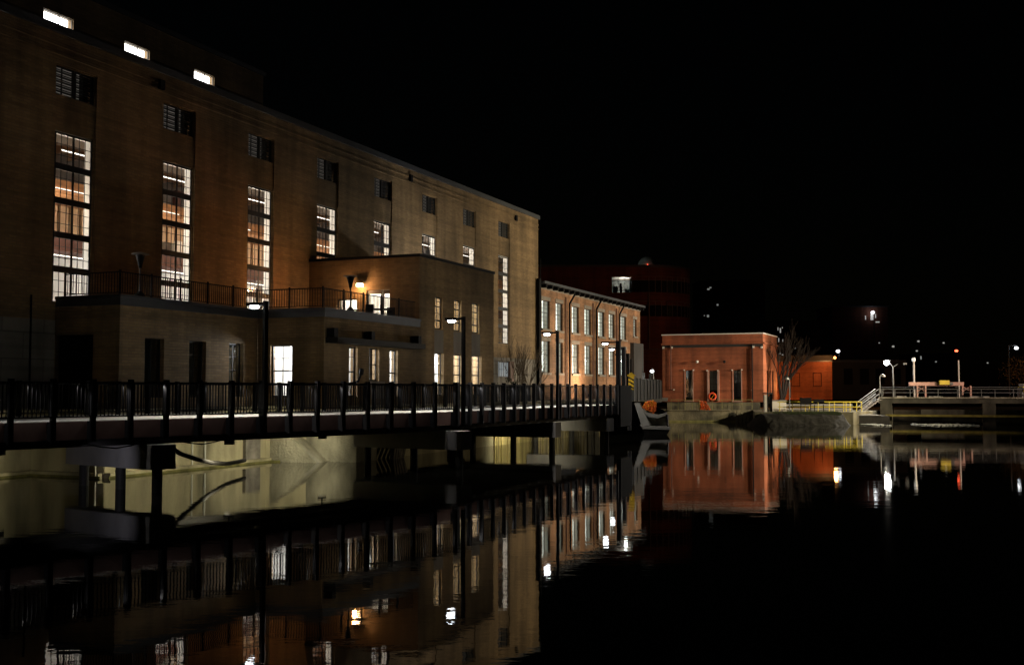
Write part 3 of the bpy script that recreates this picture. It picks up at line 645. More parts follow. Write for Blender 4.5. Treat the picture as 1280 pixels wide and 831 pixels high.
deck_fill(la[0], la[1], 16, 20); deck_fill(la[1], la[2], 14, 20)
def fillrun():
    a = line(.085, .085); c = line(.12, .12)
    part('deck_fill_housing', MB().prism([a[0], a[1], c[1], c[0]], ZTOP-.04, ZTOP-.01).prism([a[1], a[2], c[2], c[1]], ZTOP-.04, ZTOP-.01), 'black', fb)  # housing added for the deck fill
fillrun()
def postmesh(d, flip=1):
    mb = MB(); mb.dbox((0, 0), d, -.055, .055, -.02*flip, .13*flip, FZ-.04, ZTOP+.07)
    mb.dbox((0, 0), d, -.054, .054, .131*flip, .25*flip, FZ, ZD-.02); return mesh('post', mb, M['black'])
def panelmesh(d, L=s, z0=ZD):
    mb = MB(); y0_, y1_ = .035, .075
    mb.dbox((0, 0), d, .056, L-.056, y0_-.01, y1_+.01, ZTOP-.05, ZTOP).dbox((0, 0), d, .056, L-.056, y0_, y1_, z0+.09, z0+.125)
    mb.dbox((0, 0), d, .056, L-.056, y0_+.01, y1_-.01, z0+.2, z0+.215)
    n = 10
    for j in range(1, n): mb.dbox((0, 0), d, j*L/n-.011, j*L/n+.011, y0_+.008, y1_-.008, z0+.125, ZTOP-.05)
    return mesh('railing_panel', mb, M['black'])
pm1, pm2, pn1, pn2 = postmesh(D1), postmesh(D2), panelmesh(D1), panelmesh(D2)
fm1, fm2 = postmesh(D1, -1), postmesh(D2, -1)
def put(me, nm, p):
    o = link(nm, me, fb); o.location = (p[0]-K[0], p[1]-K[1], 0)
for k in range(k0, 15):
    p = (S1[0]+D1[0]*s*k, S1[1]+D1[1]*s*k); put(pm1, 'post', p); put(pn1, 'railing_panel', p)
p = (S1[0]+D1[0]*s*15, S1[1]+D1[1]*s*15); put(pm1, 'post', p)
for k in range(-1, 17):
    p = (S2[0]+D2[0]*s*k, S2[1]+D2[1]*s*k); put(pm2, 'post', p); put(pn2, 'railing_panel', p)
put(pm2, 'post', (S2[0]+D2[0]*s*17, S2[1]+D2[1]*s*17))
fl = line(W1, W2)
F1L = hypot(fl[1][0]-fl[0][0], fl[1][1]-fl[0][1]); F2L = hypot(fl[1][0]-fl[2][0], fl[1][1]-fl[2][1])
k = 0
ph0 = ((-13.49-fl[0][0])*D1[0]+(38.4-fl[0][1])*D1[1]) % s
while ph0+k*s < F1L:
    p = (fl[0][0]+D1[0]*(ph0+k*s), fl[0][1]+D1[1]*(ph0+k*s)); put(fm1, 'post', p)
    if ph0+(k+1)*s < F1L+.3: put(pn1, 'railing_panel', p)
    k += 1
k = 0
while .3+k*s < F2L:
    p = (fl[1][0]+D2[0]*(.3+k*s), fl[1][1]+D2[1]*(.3+k*s)); put(fm2, 'post', p); put(pn2, 'railing_panel', p); k += 1
# piers
CD = norm(((D1[0]+D2[0])/2, (D1[1]+D2[1])/2))
for (c, d, ln) in (((-10.38, 32.5), D1, 4.6), ((-1.95, 43.2), CD, 5.2), (offl((S2[0]+D2[0]*s*8.6, S2[1]+D2[1]*s*8.6), N2, .1), D2, 5.0), (offl((S2[0]+D2[0]*s*16, S2[1]+D2[1]*s*16), N2, .1), D2, 5.0)):
    part('pier_cap', MB().dbox(c, d, 0, .8, .02, ln, .68, 1.40), 'capconc', fb)
    for b_ in (.35, ln*.48, ln-.4): 
        q = (c[0]+d[0]*.4-d[1]*b_, c[1]+d[1]*.4+d[0]*b_); part('column', MB().tube((q[0], q[1], -1.2), (q[0], q[1], .68), .15, k=14), 'girder', fb, smooth=False)
# hanging conduit under the deck
mb = MB(); pts = []
for k in range(13):
    t_ = k/12; q = offl((S1[0]+D1[0]*s*(1.5+5*t_), S1[1]+D1[1]*s*(1.5+5*t_)), N1, .3); pts.append((q[0], q[1], FZ-.06-.22*sin(pi*t_*2)**2))
for a, c in zip(pts[:-1], pts[1:]): mb.tube(a, c, .02, k=5)
part('hanging_cable', mb, 'black', fb)
dh = thing('wall_shadow_tube', 'dark tube in place of a soft diagonal shadow, from the first bridge pier to the canal wall', 'pipe', P(260, 590, 38))  # added tube in the shape of the soft shadow on the wall
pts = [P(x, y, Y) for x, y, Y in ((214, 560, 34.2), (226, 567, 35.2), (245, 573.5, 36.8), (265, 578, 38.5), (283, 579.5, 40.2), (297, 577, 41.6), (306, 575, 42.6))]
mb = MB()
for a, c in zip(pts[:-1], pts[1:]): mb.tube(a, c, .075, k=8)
part('pipe', mb, 'girder', dh)  # tube in place of the wall shadow
# end gate of the bridge: rounded black panel
ge = thing('bridge_end_panel', 'solid black rounded panel closing the far end of the railing', 'panel', (E2[0]+.1, E2[1]+.1, 0))
mb = MB(); r = .45; arc = [(2.3-r+r*sin(t_*pi/12), 3.24-r+r*cos(t_*pi/12)) for t_ in range(7)]
pp = [(0, .9), (0, 3.24)]+arc+[(2.3, 1.3), (1.9, .9)]
mb.extrude([(E2[0]+.1+D2[0]*a, E2[1]+.1+D2[1]*a, z) for a, z in pp], (N2[0]*.25, N2[1]*.25, 0)); part('panel', mb, 'door', ge)
part('flange', MB().dbox(E2, D2, 2.36, 2.5, 0, .2, .6, 2.1), 'girder', ge)
# ------------------------------------------------------------------ lamps on the bridge
def street_lamp(name, label, base, top, adir, arm=.55, group='lamps along the footbridge and path', power=420, col=LAMPC, pole='black', lens='lens', light=True, r=.055, head=(.46, .17)):
    t = thing(name, label, 'street lamp', base, group=group)
    bx, by, bz = base
    part('pole', MB().dbox((bx, by), norm(adir), -r, r, -r, r, bz, top), pole, t)
    d = norm(adir); part('arm', MB().dbox((bx, by), d, r, arm-.1, -.03, .03, top-.12, top-.04), pole, t)
    hd = MB().dbox((bx, by), d, arm-.25, arm+head[0]-.25, -head[1], head[1], top-.13, top-.03); h = part('lamp_head', hd, pole, t)
    part('lens', MB().sphere((bx+d[0]*arm, by+d[1]*arm, top-.15), .16, 14, 8, .45), lens, h, smooth=True)
    if light:
        lx, ly = bx+d[0]*(arm), by+d[1]*arm
        lamp('street_lamp_light', 'SPOT', (lx, ly, top-.26), power, col, (lx, ly, 0), 132, .5, size=.09)
    return t
LT = 5.82
bl = [((S1[0]+D1[0]*s*7-.02, S1[1]+D1[1]*s*7), N1, 'black lamp post on the near straight of the footbridge, beside the bright side window'),
      ((-1.98, 43.3), norm((N1[0]+N2[0], N1[1]+N2[1])), 'black lamp post at the bend of the footbridge, in front of the annex'),
      ((S2[0]+D2[0]*s*8+.12, S2[1]+D2[1]*s*8), N2, 'black lamp post on the far straight, in front of the left end of the mill')]
for (c, n, lb) in bl:
    c = (c[0]-n[0]*.12, c[1]-n[1]*.12); street_lamp('street_lamp', lb, (c[0], c[1], FZ-.05), LT, n, r=.062, power=800)
for j, (px, y, Y) in enumerate(((773, 426, 64.2), (779.5, 433.5, 73.5), (785, 441.7, 87), (788.5, 448.7, 102))):
    q = P(px, y, Y); street_lamp('street_lamp', ('tallest lamp post beyond the bridge end, nearest of the overlapping four', 'second lamp post of the overlapping four past the bridge end', 'third lamp post of the overlapping four past the bridge end', 'farthest lamp post of the overlapping four, behind the striped marker')[j], (q[0], q[1], GZ), q[2], N2, r=.12, arm=.8, power=700, light=j < 3)
# ------------------------------------------------------------------ hazard marker, fence
q = P(789, 486, 66.5)
t = thing('hazard_marker', 'yellow and black striped marker on a post at the end of the bridge', 'sign', (q[0], q[1], GZ-.6))
part('post', MB().box(q[0]-.04, q[0]+.04, q[1], q[1]+.08, GZ-.6, 4.0), 'pole', t)
z1 = P(789, 465.5, 66.5)[2]; zm = P(789, 471, 66.5)[2]; z0 = P(789, 487, 66.5)[2]
part('diamond', MB().extrude([(q[0]-.25, q[1]-.03, (z1+zm)/2-.05), (q[0], q[1]-.03, z1+.02), (q[0]+.27, q[1]-.03, (z1+zm)/2-.05), (q[0], q[1]-.03, zm-.1)], (0, .02, 0)), 'sign', t)
part('board', MB().box(q[0]-.16, q[0]+.16, q[1]-.06, q[1]-.04, z0, zm), 'sign', t)
for k in range(3):
    z = z0+.08+k*.24; part('stripe', MB().extrude([(q[0]-.158, q[1]-.068, z+.12), (q[0]+.158, q[1]-.068, z-.05), (q[0]+.158, q[1]-.068, z+.05), (q[0]-.158, q[1]-.068, z+.22)], (0, .006, 0)), 'black', t)
fn = thing('panel_fence', 'tall fence of dark vertical panels with pale steel edges beside the red building', 'fence', (*P(792, 500, 80)[:2], GZ))
fa = P(791, 473, 82); fz = P(827, 479, 98)
L = hypot(fz[0]-fa[0], fz[1]-fa[1]); d = ((fz[0]-fa[0])/L, (fz[1]-fa[1])/L)
for k in range(9):
    a0_ = k*L/9; z = fa[2]
    part('fence_post', MB().dbox(fa, d, a0_-.03, a0_+.05, -.1, .1, GZ-.3, z+(.5 if k in (3, 5) else .05)), 'pole', fn)
    part('fence_panel', MB().dbox(fa, d, a0_+.06, a0_+L/9-.04, -.03, .03, GZ-.3, z-.02), 'black', fn)
# ------------------------------------------------------------------ pale wing block with orange mesh
Yb = 75.5; 
def pp3(l, Y): return [P(x, y, Y) for x, y in l]
bk = thing('concrete_block', 'pale grey concrete wing block with an upright fin and sloping tray at the waterline', 'concrete block', (P(800, 540, Yb)[0], Yb, 0))
part('fin', MB().extrude(pp3([(793, 504), (799.5, 504), (813, 531.5), (802, 532)], Yb), (.25, 1.3, 0)), 'palecon', bk)
part('tray', MB().extrude(pp3([(801, 508), (809, 516), (823, 518.5), (833.5, 515.5), (834, 518), (823, 522.5), (811, 521), (801.5, 513)], Yb+.3), (.3, 2.2, 0)), 'palecon', bk)
part('base_slab', MB().extrude(pp3([(801, 532.5), (838, 533.5), (838, 537), (804, 536)], Yb-.4), (.3, 3.2, 0)), 'palecon', bk)
part('footing', MB().extrude(pp3([(803, 536.2), (837, 537.2), (833, 545), (807, 545)], Yb-.2), (.3, 3.0, 0)), 'rock', bk)
part('back_wall', MB().extrude(pp3([(809, 521), (833, 520), (835, 533), (811, 533)], Yb+1.2), (.2, 1.0, 0)), 'rough_conc', bk)
part('steel_leg', MB().extrude(pp3([(832, 518), (834.5, 518), (835, 533), (833.5, 533)], Yb+.3), (.1, .3, 0)), 'black', bk)
def mesh_bundle(name, label, poly, Y, mats, dep, grp=None, cut=.35):
    t = thing(name, label, 'safety mesh', (*poly_c(poly, Y)[:2], poly_c(poly, Y)[2]), group=grp); mb = MB(); mb2 = MB()
    xs = [p[0] for p in poly]; ys = [p[1] for p in poly]
    def inside(x, y):
        c = False; n = len(poly)
        for i in range(n):
            x1, y1 = poly[i]; x2, y2 = poly[(i+1) % n]
            if (y1 > y) != (y2 > y) and x < (x2-x1)*(y-y1)/(y2-y1)+x1: c = not c
        return c
    for _ in range(2600):
        x = random.uniform(min(xs), max(xs)); y = random.uniform(min(ys), max(ys))
        if not inside(x, y): continue
        c = P(x, y, Y+random.uniform(0, dep)); s_ = random.uniform(.03, .09); m_ = mb if (random.random() > cut*(1 if y < sum(ys)/len(ys) else .3)) else mb2
        m_.quad(*[(c[0]+s_*random.uniform(-1, 1), c[1]+s_*random.uniform(-1, 1), c[2]+s_*random.uniform(-1, 1)) for _ in range(4)])
    part('mesh', mb, mats[0], t); part('folded_edge', mb2, mats[1], t); return t
def poly_c(poly, Y): 
    xs = [p[0] for p in poly]; ys = [p[1] for p in poly]; return P(sum(xs)/len(xs), max(ys), Y)
mesh_bundle('orange_mesh_bundle', 'crumpled orange safety mesh heaped on the pale concrete block', [(803, 509), (808, 502), (815, 501), (820, 503), (820, 513), (817, 515.5), (810, 513)], Yb+.6, ('orange', 'ochre'), .9)
# ------------------------------------------------------------------ red pump house
UR = 109.5; VR0 = 19.05; VR1 = G(828, 440, U=UR)[1]; UR2 = G(971, 440, V=VR0)[0]
ZR1 = G(953, 417, U=UR)[2]
rb = thing('pump_house', 'flat roofed red brick pump house with three narrow windows facing the water', 'building', (UR, (VR0+VR1)/2, GZ), True)
rw = [(856.5, 866), (886.5, 897), (916.5, 926.5)]
zw1 = G(860, 463, U=UR)[2]; zw0 = G(860, 500.5, U=UR)[2]
rh = []
for i, (xa, xb) in enumerate(rw):
    v1 = G(xa, 480, U=UR)[1]; v0 = G(xb, 480, U=UR)[1]
    rh.append((v0, v1, zw0 if i != 1 else GZ-.35, zw1 if i != 1 else zw1-.05))
wl = MB().holes(FU(UR), VR0, VR1, GZ-.4, ZR1, rh, .35)
su = [(G(x, 480, V=VR0)[0], G(x+2.2, 480, V=VR0)[0]) for x in (958.5, 961.8, 965)]
wl.holes(FV(VR0), UR+.351, UR2, GZ-.4, ZR1, [(a, c, zw0+.1, zw1) for a, c in su], .3)
wl.box(UR+.36, UR2-.01, VR1-.3, VR1, GZ, ZR1).box(UR2-.3, UR2-.01, VR0+.31, VR1-.31, GZ, ZR1)
part('wall', wl, 'red', rb); part('roof', MB().box(UR+.36, UR2-.31, VR0+.31, VR1-.31, ZR1-.5, ZR1-.3), 'girder', rb)
part('coping', MB().box(UR-.08, UR2+.08, VR0-.08, VR0+.35, ZR1, ZR1+.1).box(UR-.08, UR+.35, VR0+.352, VR1+.08, ZR1, ZR1+.1), 'tin', rb)
zc_ = G(900, 428.5, U=UR)[2]
part('cornice', MB().box(UR-.16, UR2+.05, VR0-.16, VR0-.003, zc_-.14, zc_).box(UR-.16, UR-.003, VR0, VR1+.1, zc_-.14, zc_), 'red', rb)
part('cornice_shade_strip', MB().box(UR-.03, UR-.003, VR0-.03, VR1+.03, zc_-.42, zc_-.141), 'girder', rb)  # dark strip puts the shade below the cornice into colour
part('dentil_course', MB().box(UR-.05, UR-.003, VR0+.1, VR1-.1, zc_-.62, zc_-.43), 'red', rb)
for i, h in enumerate(rh):
    if i != 1:
        w_ = window(rb, FU(UR+.12), *h, [(.5, .03)], [j/7 for j in range(1, 7)], glass='darkglass', fr=.05)
        part('surround', MB().box(UR-.03, UR-.003, h[0]-.07, h[0]-.001, h[2], h[3]+.05).box(UR-.03, UR-.003, h[1]+.001, h[1]+.07, h[2], h[3]+.05).box(UR-.08, UR-.003, h[0]-.1, h[1]+.1, h[2]-.1, h[2]-.003), 'pink', w_)
    else:
        zz = G(890, 488, U=UR)[2]
        w_ = window(rb, FU(UR+.12), h[0], h[1], zz, h[3], [(.5, .03)], [.33, .66], glass='darkglass', fr=.05)
        part('door', MB().box(UR+.15, UR+.2, h[0], h[1], GZ-.35, zz-.01), 'door', rb)
        part('door_surround', MB().box(UR-.1, UR-.003, h[0]-.18, h[0]-.001, GZ-.3, h[3]+.05).box(UR-.1, UR-.003, h[1]+.001, h[1]+.18, GZ-.3, h[3]+.05), 'pink', rb)
part('window_backing', MB().box(UR+.9, UR+1.0, VR0+.4, VR1-.4, GZ, ZR1-.6), 'greygreen', rb)
for a, c in su: part('side_louvre', MB().box(a, c, VR0+.12, VR0+.16, zw0+.1, zw1), 'door', rb)
for (px, py) in ((829, 434.5), (839.5, 434.5), (941.5, 433.5), (952, 434), (842, 487), (939.5, 487.5), (883.5, 463), (897, 463), (855, 462.5), (866.5, 462.5), (915, 462.5), (927, 462)):
    a = G(px, py, U=UR-.12); sz = .09 if py < 440 else .055
    part('wall_anchor', MB().box(a[0], UR-.003, a[1]-sz, a[1]+sz, a[2]-sz, a[2]+sz), 'tin', rb)
a = G(940, 440, U=UR-.1); part('downpipe', MB().tube((UR-.1, a[1], GZ-.3), (UR-.1, a[1], zc_-.15), .07), 'door', rb)
a = G(838.5, 440, U=UR-.1); part('downpipe', MB().tube((UR-.1, a[1], GZ+.8), (UR-.1, a[1], zc_-.15), .05), 'rust', rb)
part('cable_run', MB().box(UR-.02, UR-.003, VR0, VR0+5.2, G(900, 488, U=UR)[2], G(900, 488, U=UR)[2]+.03), 'door', rb)
for px, lb, ln in ((871.5, 'small white wall lamp left of centre on the red pump house', 'tin'), (905.5, 'small dark wall lamp right of centre on the red pump house', 'black')):
    a = G(px, 452, U=UR-.35); t = thing('wall_lamp', lb, 'wall lamp', (UR, a[1], a[2]), True)
    part('arm', MB().tube((UR-.003, a[1], a[2]+.03), (UR-.35, a[1], a[2]+.03), .025), ln, t)
    part('head', MB().sphere((UR-.38, a[1], a[2]), .14), ln, t, smooth=True)
# lifebuoy
a = G(890.5, 495.5, U=UR-.06)
mb = MB(); R_, r_ = .33, .09
for k in range(20):
    t0 = 2*pi*k/20; t1 = 2*pi*(k+1)/20; mb.tube((a[0], a[1]+R_*cos(t0), a[2]+R_*sin(t0)), (a[0], a[1]+R_*cos(t1), a[2]+R_*sin(t1)), r_, k=8)
t = thing('lifebuoy', 'orange ring lifebuoy hung on the dark door of the pump house', 'lifebuoy', a, True); part('ring', mb, 'ring', t, smooth=True)
part('rope', MB().tube((a[0]-.1, a[1]-.25, a[2]+.3), (a[0]-.1, a[1]+.1, a[2]-.2), .02), 'ochre', t)
mesh_bundle('orange_barrier', 'leaning orange mesh barrier standing on the ledge before the pump house', [(875, 501), (883, 502), (888.5, 513), (875, 513)], 106.3, ('orange', 'tin'), .5, cut=.12)
# ------------------------------------------------------------------ far retaining wall, ramp, railing
rw_ = thing('quay_wall', 'low grey green quay wall below the red pump house', 'retaining wall', (P(880, 527, 105)[0], 105, 0))
part('wall', MB().extrude([(P(834, 514, 105)[0], 105.2, -1), (P(834, 514, 105)[0], 105.2, 1.02), (P(915, 514, 105)[0], 105.2, 1.02), (P(940, 527, 105)[0], 105.2, -.2), (P(940, 527, 105)[0], 105.2, -1)], (0, .5, 0)), 'quayconc', rw_)
part('coping', MB().box(P(836, 514, 105)[0], P(914, 514, 105)[0], 105.1, 105.9, 1.021, 1.1), 'quayconc', rw_)
part('upper_step', MB().box(P(834, 505, 106.5)[0], P(950, 505, 106.5)[0], 106.4, 107.2, .6, GZ-.4), 'quayconc', rw_)
part('algae_band', MB().box(P(834, 527, 105)[0], P(925, 527, 105)[0], 105.1, 105.19, -.2, .14), 'algae', rw_)
for k in range(5):
    x = P(918+k*4.5, 520, 104.6)[0]; part('sheet_pile', MB().extrude([(x, 104.5, -.5), (x+.18, 104.5, -.5), (x+.55-.02*k, 104.8, 1.0-.12*k), (x+.3, 104.8, 1.0-.12*k)], (0, .2, 0)), 'quayconc', rw_)
rl = thing('quay_railing', 'thin pale pipe railing along the quay in front of the pump house', 'railing', (P(880, 505, 105.6)[0], 105.6, 1.1))
for x0_, x1_ in ((839, 874), (890, 940)):
    xa, xb = P(x0_, 505, 105.6)[0], P(x1_, 505, 105.6)[0]
    part('rail', MB().tube((xa, 105.6, 2.05), (xb, 105.6, 2.05), .022, k=6).tube((xa, 105.6, 1.6), (xb, 105.6, 1.6), .015, k=6), 'algae', rl)
    n = 4
    for k in range(n+1): part('post', MB().tube((xa+(xb-xa)*k/n, 105.6, 1.1), (xa+(xb-xa)*k/n, 105.6, 2.1), .025, k=6), 'algae', rl)
# rock bank
from mathutils import noise
mb = MB(); nX = 110; nY = 16; x_a, x_b = P(938, 530, 94)[0], P(1072, 530, 94)[0]
for j in range(nY+1):
    for i in range(nX+1):
        fx = i/nX; fy = j/nY; x = x_a+(x_b-x_a)*fx; y = 92.4+3.8*fy+1.4*(abs(fx-.5)*2)**4
        n_ = noise.noise(Vector((x*.9, y*1.3, 0)))*.3+noise.noise(Vector((x*2.7, y*2.7, 5)))*.16
        z = -.35+1.32*min(1, fy*1.8)**.8*(min(1, fx*7)*min(1, (1-fx)*10))+n_*(.75-.5*fy)
        mb.v.append((x, y+n_*.4, z))
for j in range(nY):
    for i in range(nX): n = j*(nX+1)+i; mb.f.append((n, n+1, n+nX+2, n+nX+1))
struct('river_bank', mb, 'rock')
mb = MB()
for _ in range(6500):
    fx = random.random()**.7; x = x_a+2.2+(x_b-x_a-3.4)*fx; y = random.uniform(94.4, 97); h = random.uniform(.08, .24); z = .95+random.uniform(-.1, .08)
    mb.quad((x, y, z), (x+.03, y, z), (x+random.uniform(-.08, .08), y+random.uniform(-.05, .05), z+h))
struct('grass', mb, 'grass', 'stuff')
# white concrete parapet + yellow railing behind the bank
Yr = 100
t = thing('low_white_wall', 'low white wall beside the tree, right of the pump house', 'wall', (P(974, 515, 99)[0], 99, 1.2))
part('wall', MB().box(P(963, 510, 99)[0], P(983, 510, 99)[0], 99, 99.4, 1.0, P(970, 501, 99)[2]), 'white', t)
part('cap', MB().box(P(962.5, 510, 99)[0], P(983.5, 510, 99)[0], 98.95, 99.45, P(970, 501, 99)[2]+.002, P(970, 501, 99)[2]+.08), 'palecon', t)
yr = thing('yellow_railing', 'bright yellow pipe railing on the bank in front of the orange lit wall', 'railing', (P(1020, 515, 98)[0], 98, 1.2))
xa, xb = P(972, 505, 98)[0], P(1077.5, 505, 98)[0]; zt_ = P(1000, 502.3, 98)[2]; zm_ = P(1000, 508.5, 98)[2]
part('top_rail', MB().tube((xa, 98, zt_), (xb, 98, zt_), .04, k=8), 'yellow', yr); part('middle_rail', MB().tube((xa, 98, zm_), (xb, 98, zm_), .03, k=8), 'yellow', yr)
for px in (974.5, 990.5, 1006.5, 1011.5, 1022.5, 1036.5, 1043, 1054.5, 1057.5, 1062.5, 1070.5, 1077):
    x = P(px, 505, 98)[0]; part('post', MB().tube((x, 98, 1.1), (x, 98, zt_), .035, k=8), 'yellow', yr)
t = thing('pale_pipeline', 'pale horizontal pipes on low supports behind the yellow railing', 'pipe', (P(1010, 512, 99)[0], 99.5, 1.2))
for z in (P(1000, 506.5, 99.5)[2], P(1000, 511.5, 99.5)[2]): part('pipe', MB().tube((P(983, 505, 99.5)[0], 99.7, z), (P(1066, 505, 99.5)[0], 99.7, z), .11, k=10), 'palecon', t)
for px in (990, 1015, 1040, 1060): part('support', MB().box(P(px, 505, 99.7)[0]-.1, P(px, 505, 99.7)[0]+.1, 99.6, 99.8, 1.0, P(1000, 512, 99.5)[2]), 'palecon', t)
for (x0_, x1_, lb) in ((1000, 1014.5, 'dark notice board on two legs behind the yellow railing, left one'), (1017, 1030.5, 'dark notice board behind the yellow railing, right and lower one')):
    y0_ = 497 if x0_ < 1010 else 499
    a = P(x0_, y0_, 97.4); c = P(x1_, 505.5, 97.4); t = thing('notice_board', lb, 'notice board', (a[0], a[1], 1.2))
    part('board', MB().box(a[0], c[0], 97.4, 97.5, c[2] if x0_ < 1010 else P(1, 503, 97.4)[2], a[2]), 'door', t)
    for x in (a[0]+.05, c[0]-.1): part('leg', MB().box(x, x+.06, 97.42, 97.48, 1.1, c[2]), 'black', t)
t = thing('info_kiosk', 'narrow kiosk with a white side and dark frame at the corner of the bank', 'kiosk', (P(960, 515, 97)[0], 97, 1.1))
a = P(955.5, 491, 97); c = P(965.5, 516, 97)
part('white_side', MB().box(a[0], a[0]+.22, 97, 97.5, c[2], a[2]-.15), 'white', t); part('frame', MB().box(a[0]+.28, a[0]+.36, 97, 97.4, c[2], a[2]-.1).box(a[0]+.5, c[0], 97, 97.4, c[2], a[2]-.1), 'door', t)
part('roof', MB().box(a[0]-.05, c[0]+.05, 96.9, 97.6, a[2]-.1, a[2]+.02), 'greybrick', t)
part('notice', MB().box(a[0]+.36, a[0]+.5, 97.1, 97.15, c[2]+.8, a[2]-.3), 'tin', t)
# small gooseneck lamp at px 986
def gooseneck(px, ytop, ybot, Y, label, lens='tin', hx=-3, gr=None):
    q = P(px, ytop, Y); zb = P(px, ybot, Y)[2]; h = P(px+hx, ytop, Y)[0]
    t = thing('area_lamp', label, 'lamp', (q[0], Y, zb), group=gr)
    part('pole', MB().tube((q[0], Y, zb), (q[0], Y, q[2]-.15), .05), 'pole', t)
    part('neck', MB().tube((q[0], Y, q[2]-.15), ((q[0]+h)/2, Y, q[2]+.05), .04).tube(((q[0]+h)/2, Y, q[2]+.05), (h, Y, q[2]), .04), 'pole', t)
    part('lamp_shade', MB().lathe((h, Y, q[2]-.16), [(.17, 0), (.15, .1), (.05, .17)], 12), lens, t); return t
gooseneck(986.5, 472, 515, 96.5, 'unlit white lamp on a slim pole in front of the bare tree')
gooseneck(1099.5, 468.5, 491, 100, 'small hooked unlit lamp at the head of the steel stair', hx=5)
# ------------------------------------------------------------------ bare tree + orange lit building + grey block
q = P(976.5, 508, 110)
t = thing('bare_tree', 'leafless dark tree between the pump house and the orange lit wall', 'tree', (q[0], q[1], GZ-.4))
mb = MB()
for (px1, py1, r) in ((972.5, 470, .16), (985, 462, .15), (992, 452, .12), (980, 455, .12)):
    p0 = Vector((q[0]+random.uniform(-.2, .2), 110, GZ-.4)); p1 = Vector(P(977.5+(px1-977.5)*.3, 492, 110)); p2 = Vector(P(px1, py1, 110))
    mb.tube(p0, p1, r*1.2, r, k=7); mb.tube(p1, p2, r, r*.6, k=6)
    for _ in range(5):
        f = random.uniform(.3, 1); st = p1.lerp(p2, f); branch(mb, st, (p2-p1).normalized()+Vector((random.uniform(-.4, .9), random.uniform(-.5, .5), .3)), random.uniform(1.3, 2.4), .05, 2, .6, .12)
part('trunk', mb, 'bark', t)
ob = thing('storage_building', 'flat roofed brick building lit orange, with two bricked up windows', 'building', (P(1010, 508, 122)[0], 122, GZ))
Yo = 122; xa, xb = P(958, 460, Yo)[0], P(1040, 460, Yo)[0]; zt_ = P(1000, 444.5, Yo)[2]
part('wall', MB().box(xa, xb, Yo, Yo+9, GZ-.3, zt_), 'red', ob)
zq = P(1000, 451, Yo)[2]; part('parapet', MB().box(xa-.05, xb+.05, Yo-.08, Yo-.003, zq, zt_+.05), 'greybrick', ob)
part('parapet_joint', MB().box(xa, xb, Yo-.12, Yo-.082, zq-.1, zq+.05), 'coping', ob)  # thin grey strip along the foot of the parapet
for x0_ in (989, 1016):
    a = P(x0_, 466, Yo); c = P(x0_+11, 483, Yo); z0, z1 = c[2], a[2]
    part('bricked_window', MB().box(a[0], c[0], Yo-.02, Yo-.003, z1-.06, z1).box(a[0], c[0], Yo-.02, Yo-.003, z0, z0+.06).box(a[0], a[0]+.06, Yo-.02, Yo-.003, z0+.06, z1-.06).box(c[0]-.06, c[0], Yo-.02, Yo-.003, z0+.06, z1-.06), 'door', ob)
q = P(1043.5, 447, 121); t = thing('sodium_lamp', 'orange glowing lamp at the top corner of the orange lit wall', 'wall lamp', (q[0], q[1], q[2]))
part('bracket', MB().box(q[0]-.55, q[0], q[1]-.04, q[1]+.04, q[2]+.12, q[2]+.2), 'black', t); part('globe', MB().sphere((q[0], q[1], q[2]), .16), 'lensorange', t, smooth=True)
lamp('sodium_light', 'POINT', (q[0]-.3, q[1]-.9, q[2]-.3), 150, ORANGE, size=.2)
lamp('path_sodium_light', 'POINT', P(986, 482, 117.2), 480, (1, .36, .09), size=0)
t = thing('grey_shed', 'long dark grey block building with shuttered windows behind the steel stair', 'building', (P(1080, 508, 128)[0], 128, GZ))
xa, xb = P(1040.5, 460, 128)[0], P(1132, 460, 128)[0]; zt_ = P(1080, 452.5, 128)[2]
part('wall', MB().box(xa, xb, 128, 136, GZ-.3, zt_), 'greybrick', t); part('roof_edge', MB().box(xa-.1, xb+.1, 127.9, 136, zt_, zt_+.25), 'coping', t)
for px in (1053, 1073, 1092, 1112): part('shutter', MB().box(P(px, 0, 128)[0]-.5, P(px, 0, 128)[0]+.5, 127.95, 127.99, 3.6, 5.4), 'door', t)
# ------------------------------------------------------------------ stair and sluice platform
PA = P(1098, 497, 101); PB = P(1290, 499, 96.5)
L = hypot(PB[0]-PA[0], PB[1]-PA[1]); dP = ((PB[0]-PA[0])/L, (PB[1]-PA[1])/L); ZS = 2.3
sp = thing('sluice_platform', 'concrete sluice platform on piers with grey pipe handrail over the weir', 'platform', (PA[0], PA[1], 0))
part('deck', MB().dbox(PA, dP, 0, L+12, 0, 3.2, ZS-.5, ZS), 'darkconc', sp)
part('deck_edge', MB().dbox(PA, dP, 0, L+12, -.06, -.003, ZS-.08, ZS+.05), 'rough_conc', sp)
def along(px):  # distance along the platform for a pixel column
    lo, hi = -20, 60
    for _ in range(40):
        m_ = (lo+hi)/2; x = PA[0]+dP[0]*m_; y = PA[1]+dP[1]*m_
        if 640+FPX*x/(y*1.0) < px: lo = m_
        else: hi = m_
    return lo
for a0_, a1_ in ((along(1099.5), along(1114)), (along(1227), along(1243.5))): part('pier', MB().dbox(PA, dP, a0_, a1_, .02, 3.2, -1, ZS-.501), 'darkconc', sp)
part('gate_beam', MB().dbox(PA, dP, along(1106), L+12, -.25, -.06, .62, .8), mat('yellow_lit_beam', (.30, .26, .06), .9, var=.4, vscale=1.5), sp)  # yellow light on the beam is put into its colour
part('gate_panel', MB().dbox(PA, dP, along(1150), along(1226), .3, .45, .75, 1.25), 'darkconc', sp)
part('sill', MB().dbox(PA, dP, 0, L+12, .8, 3.2, -1, .12), 'rock', sp)
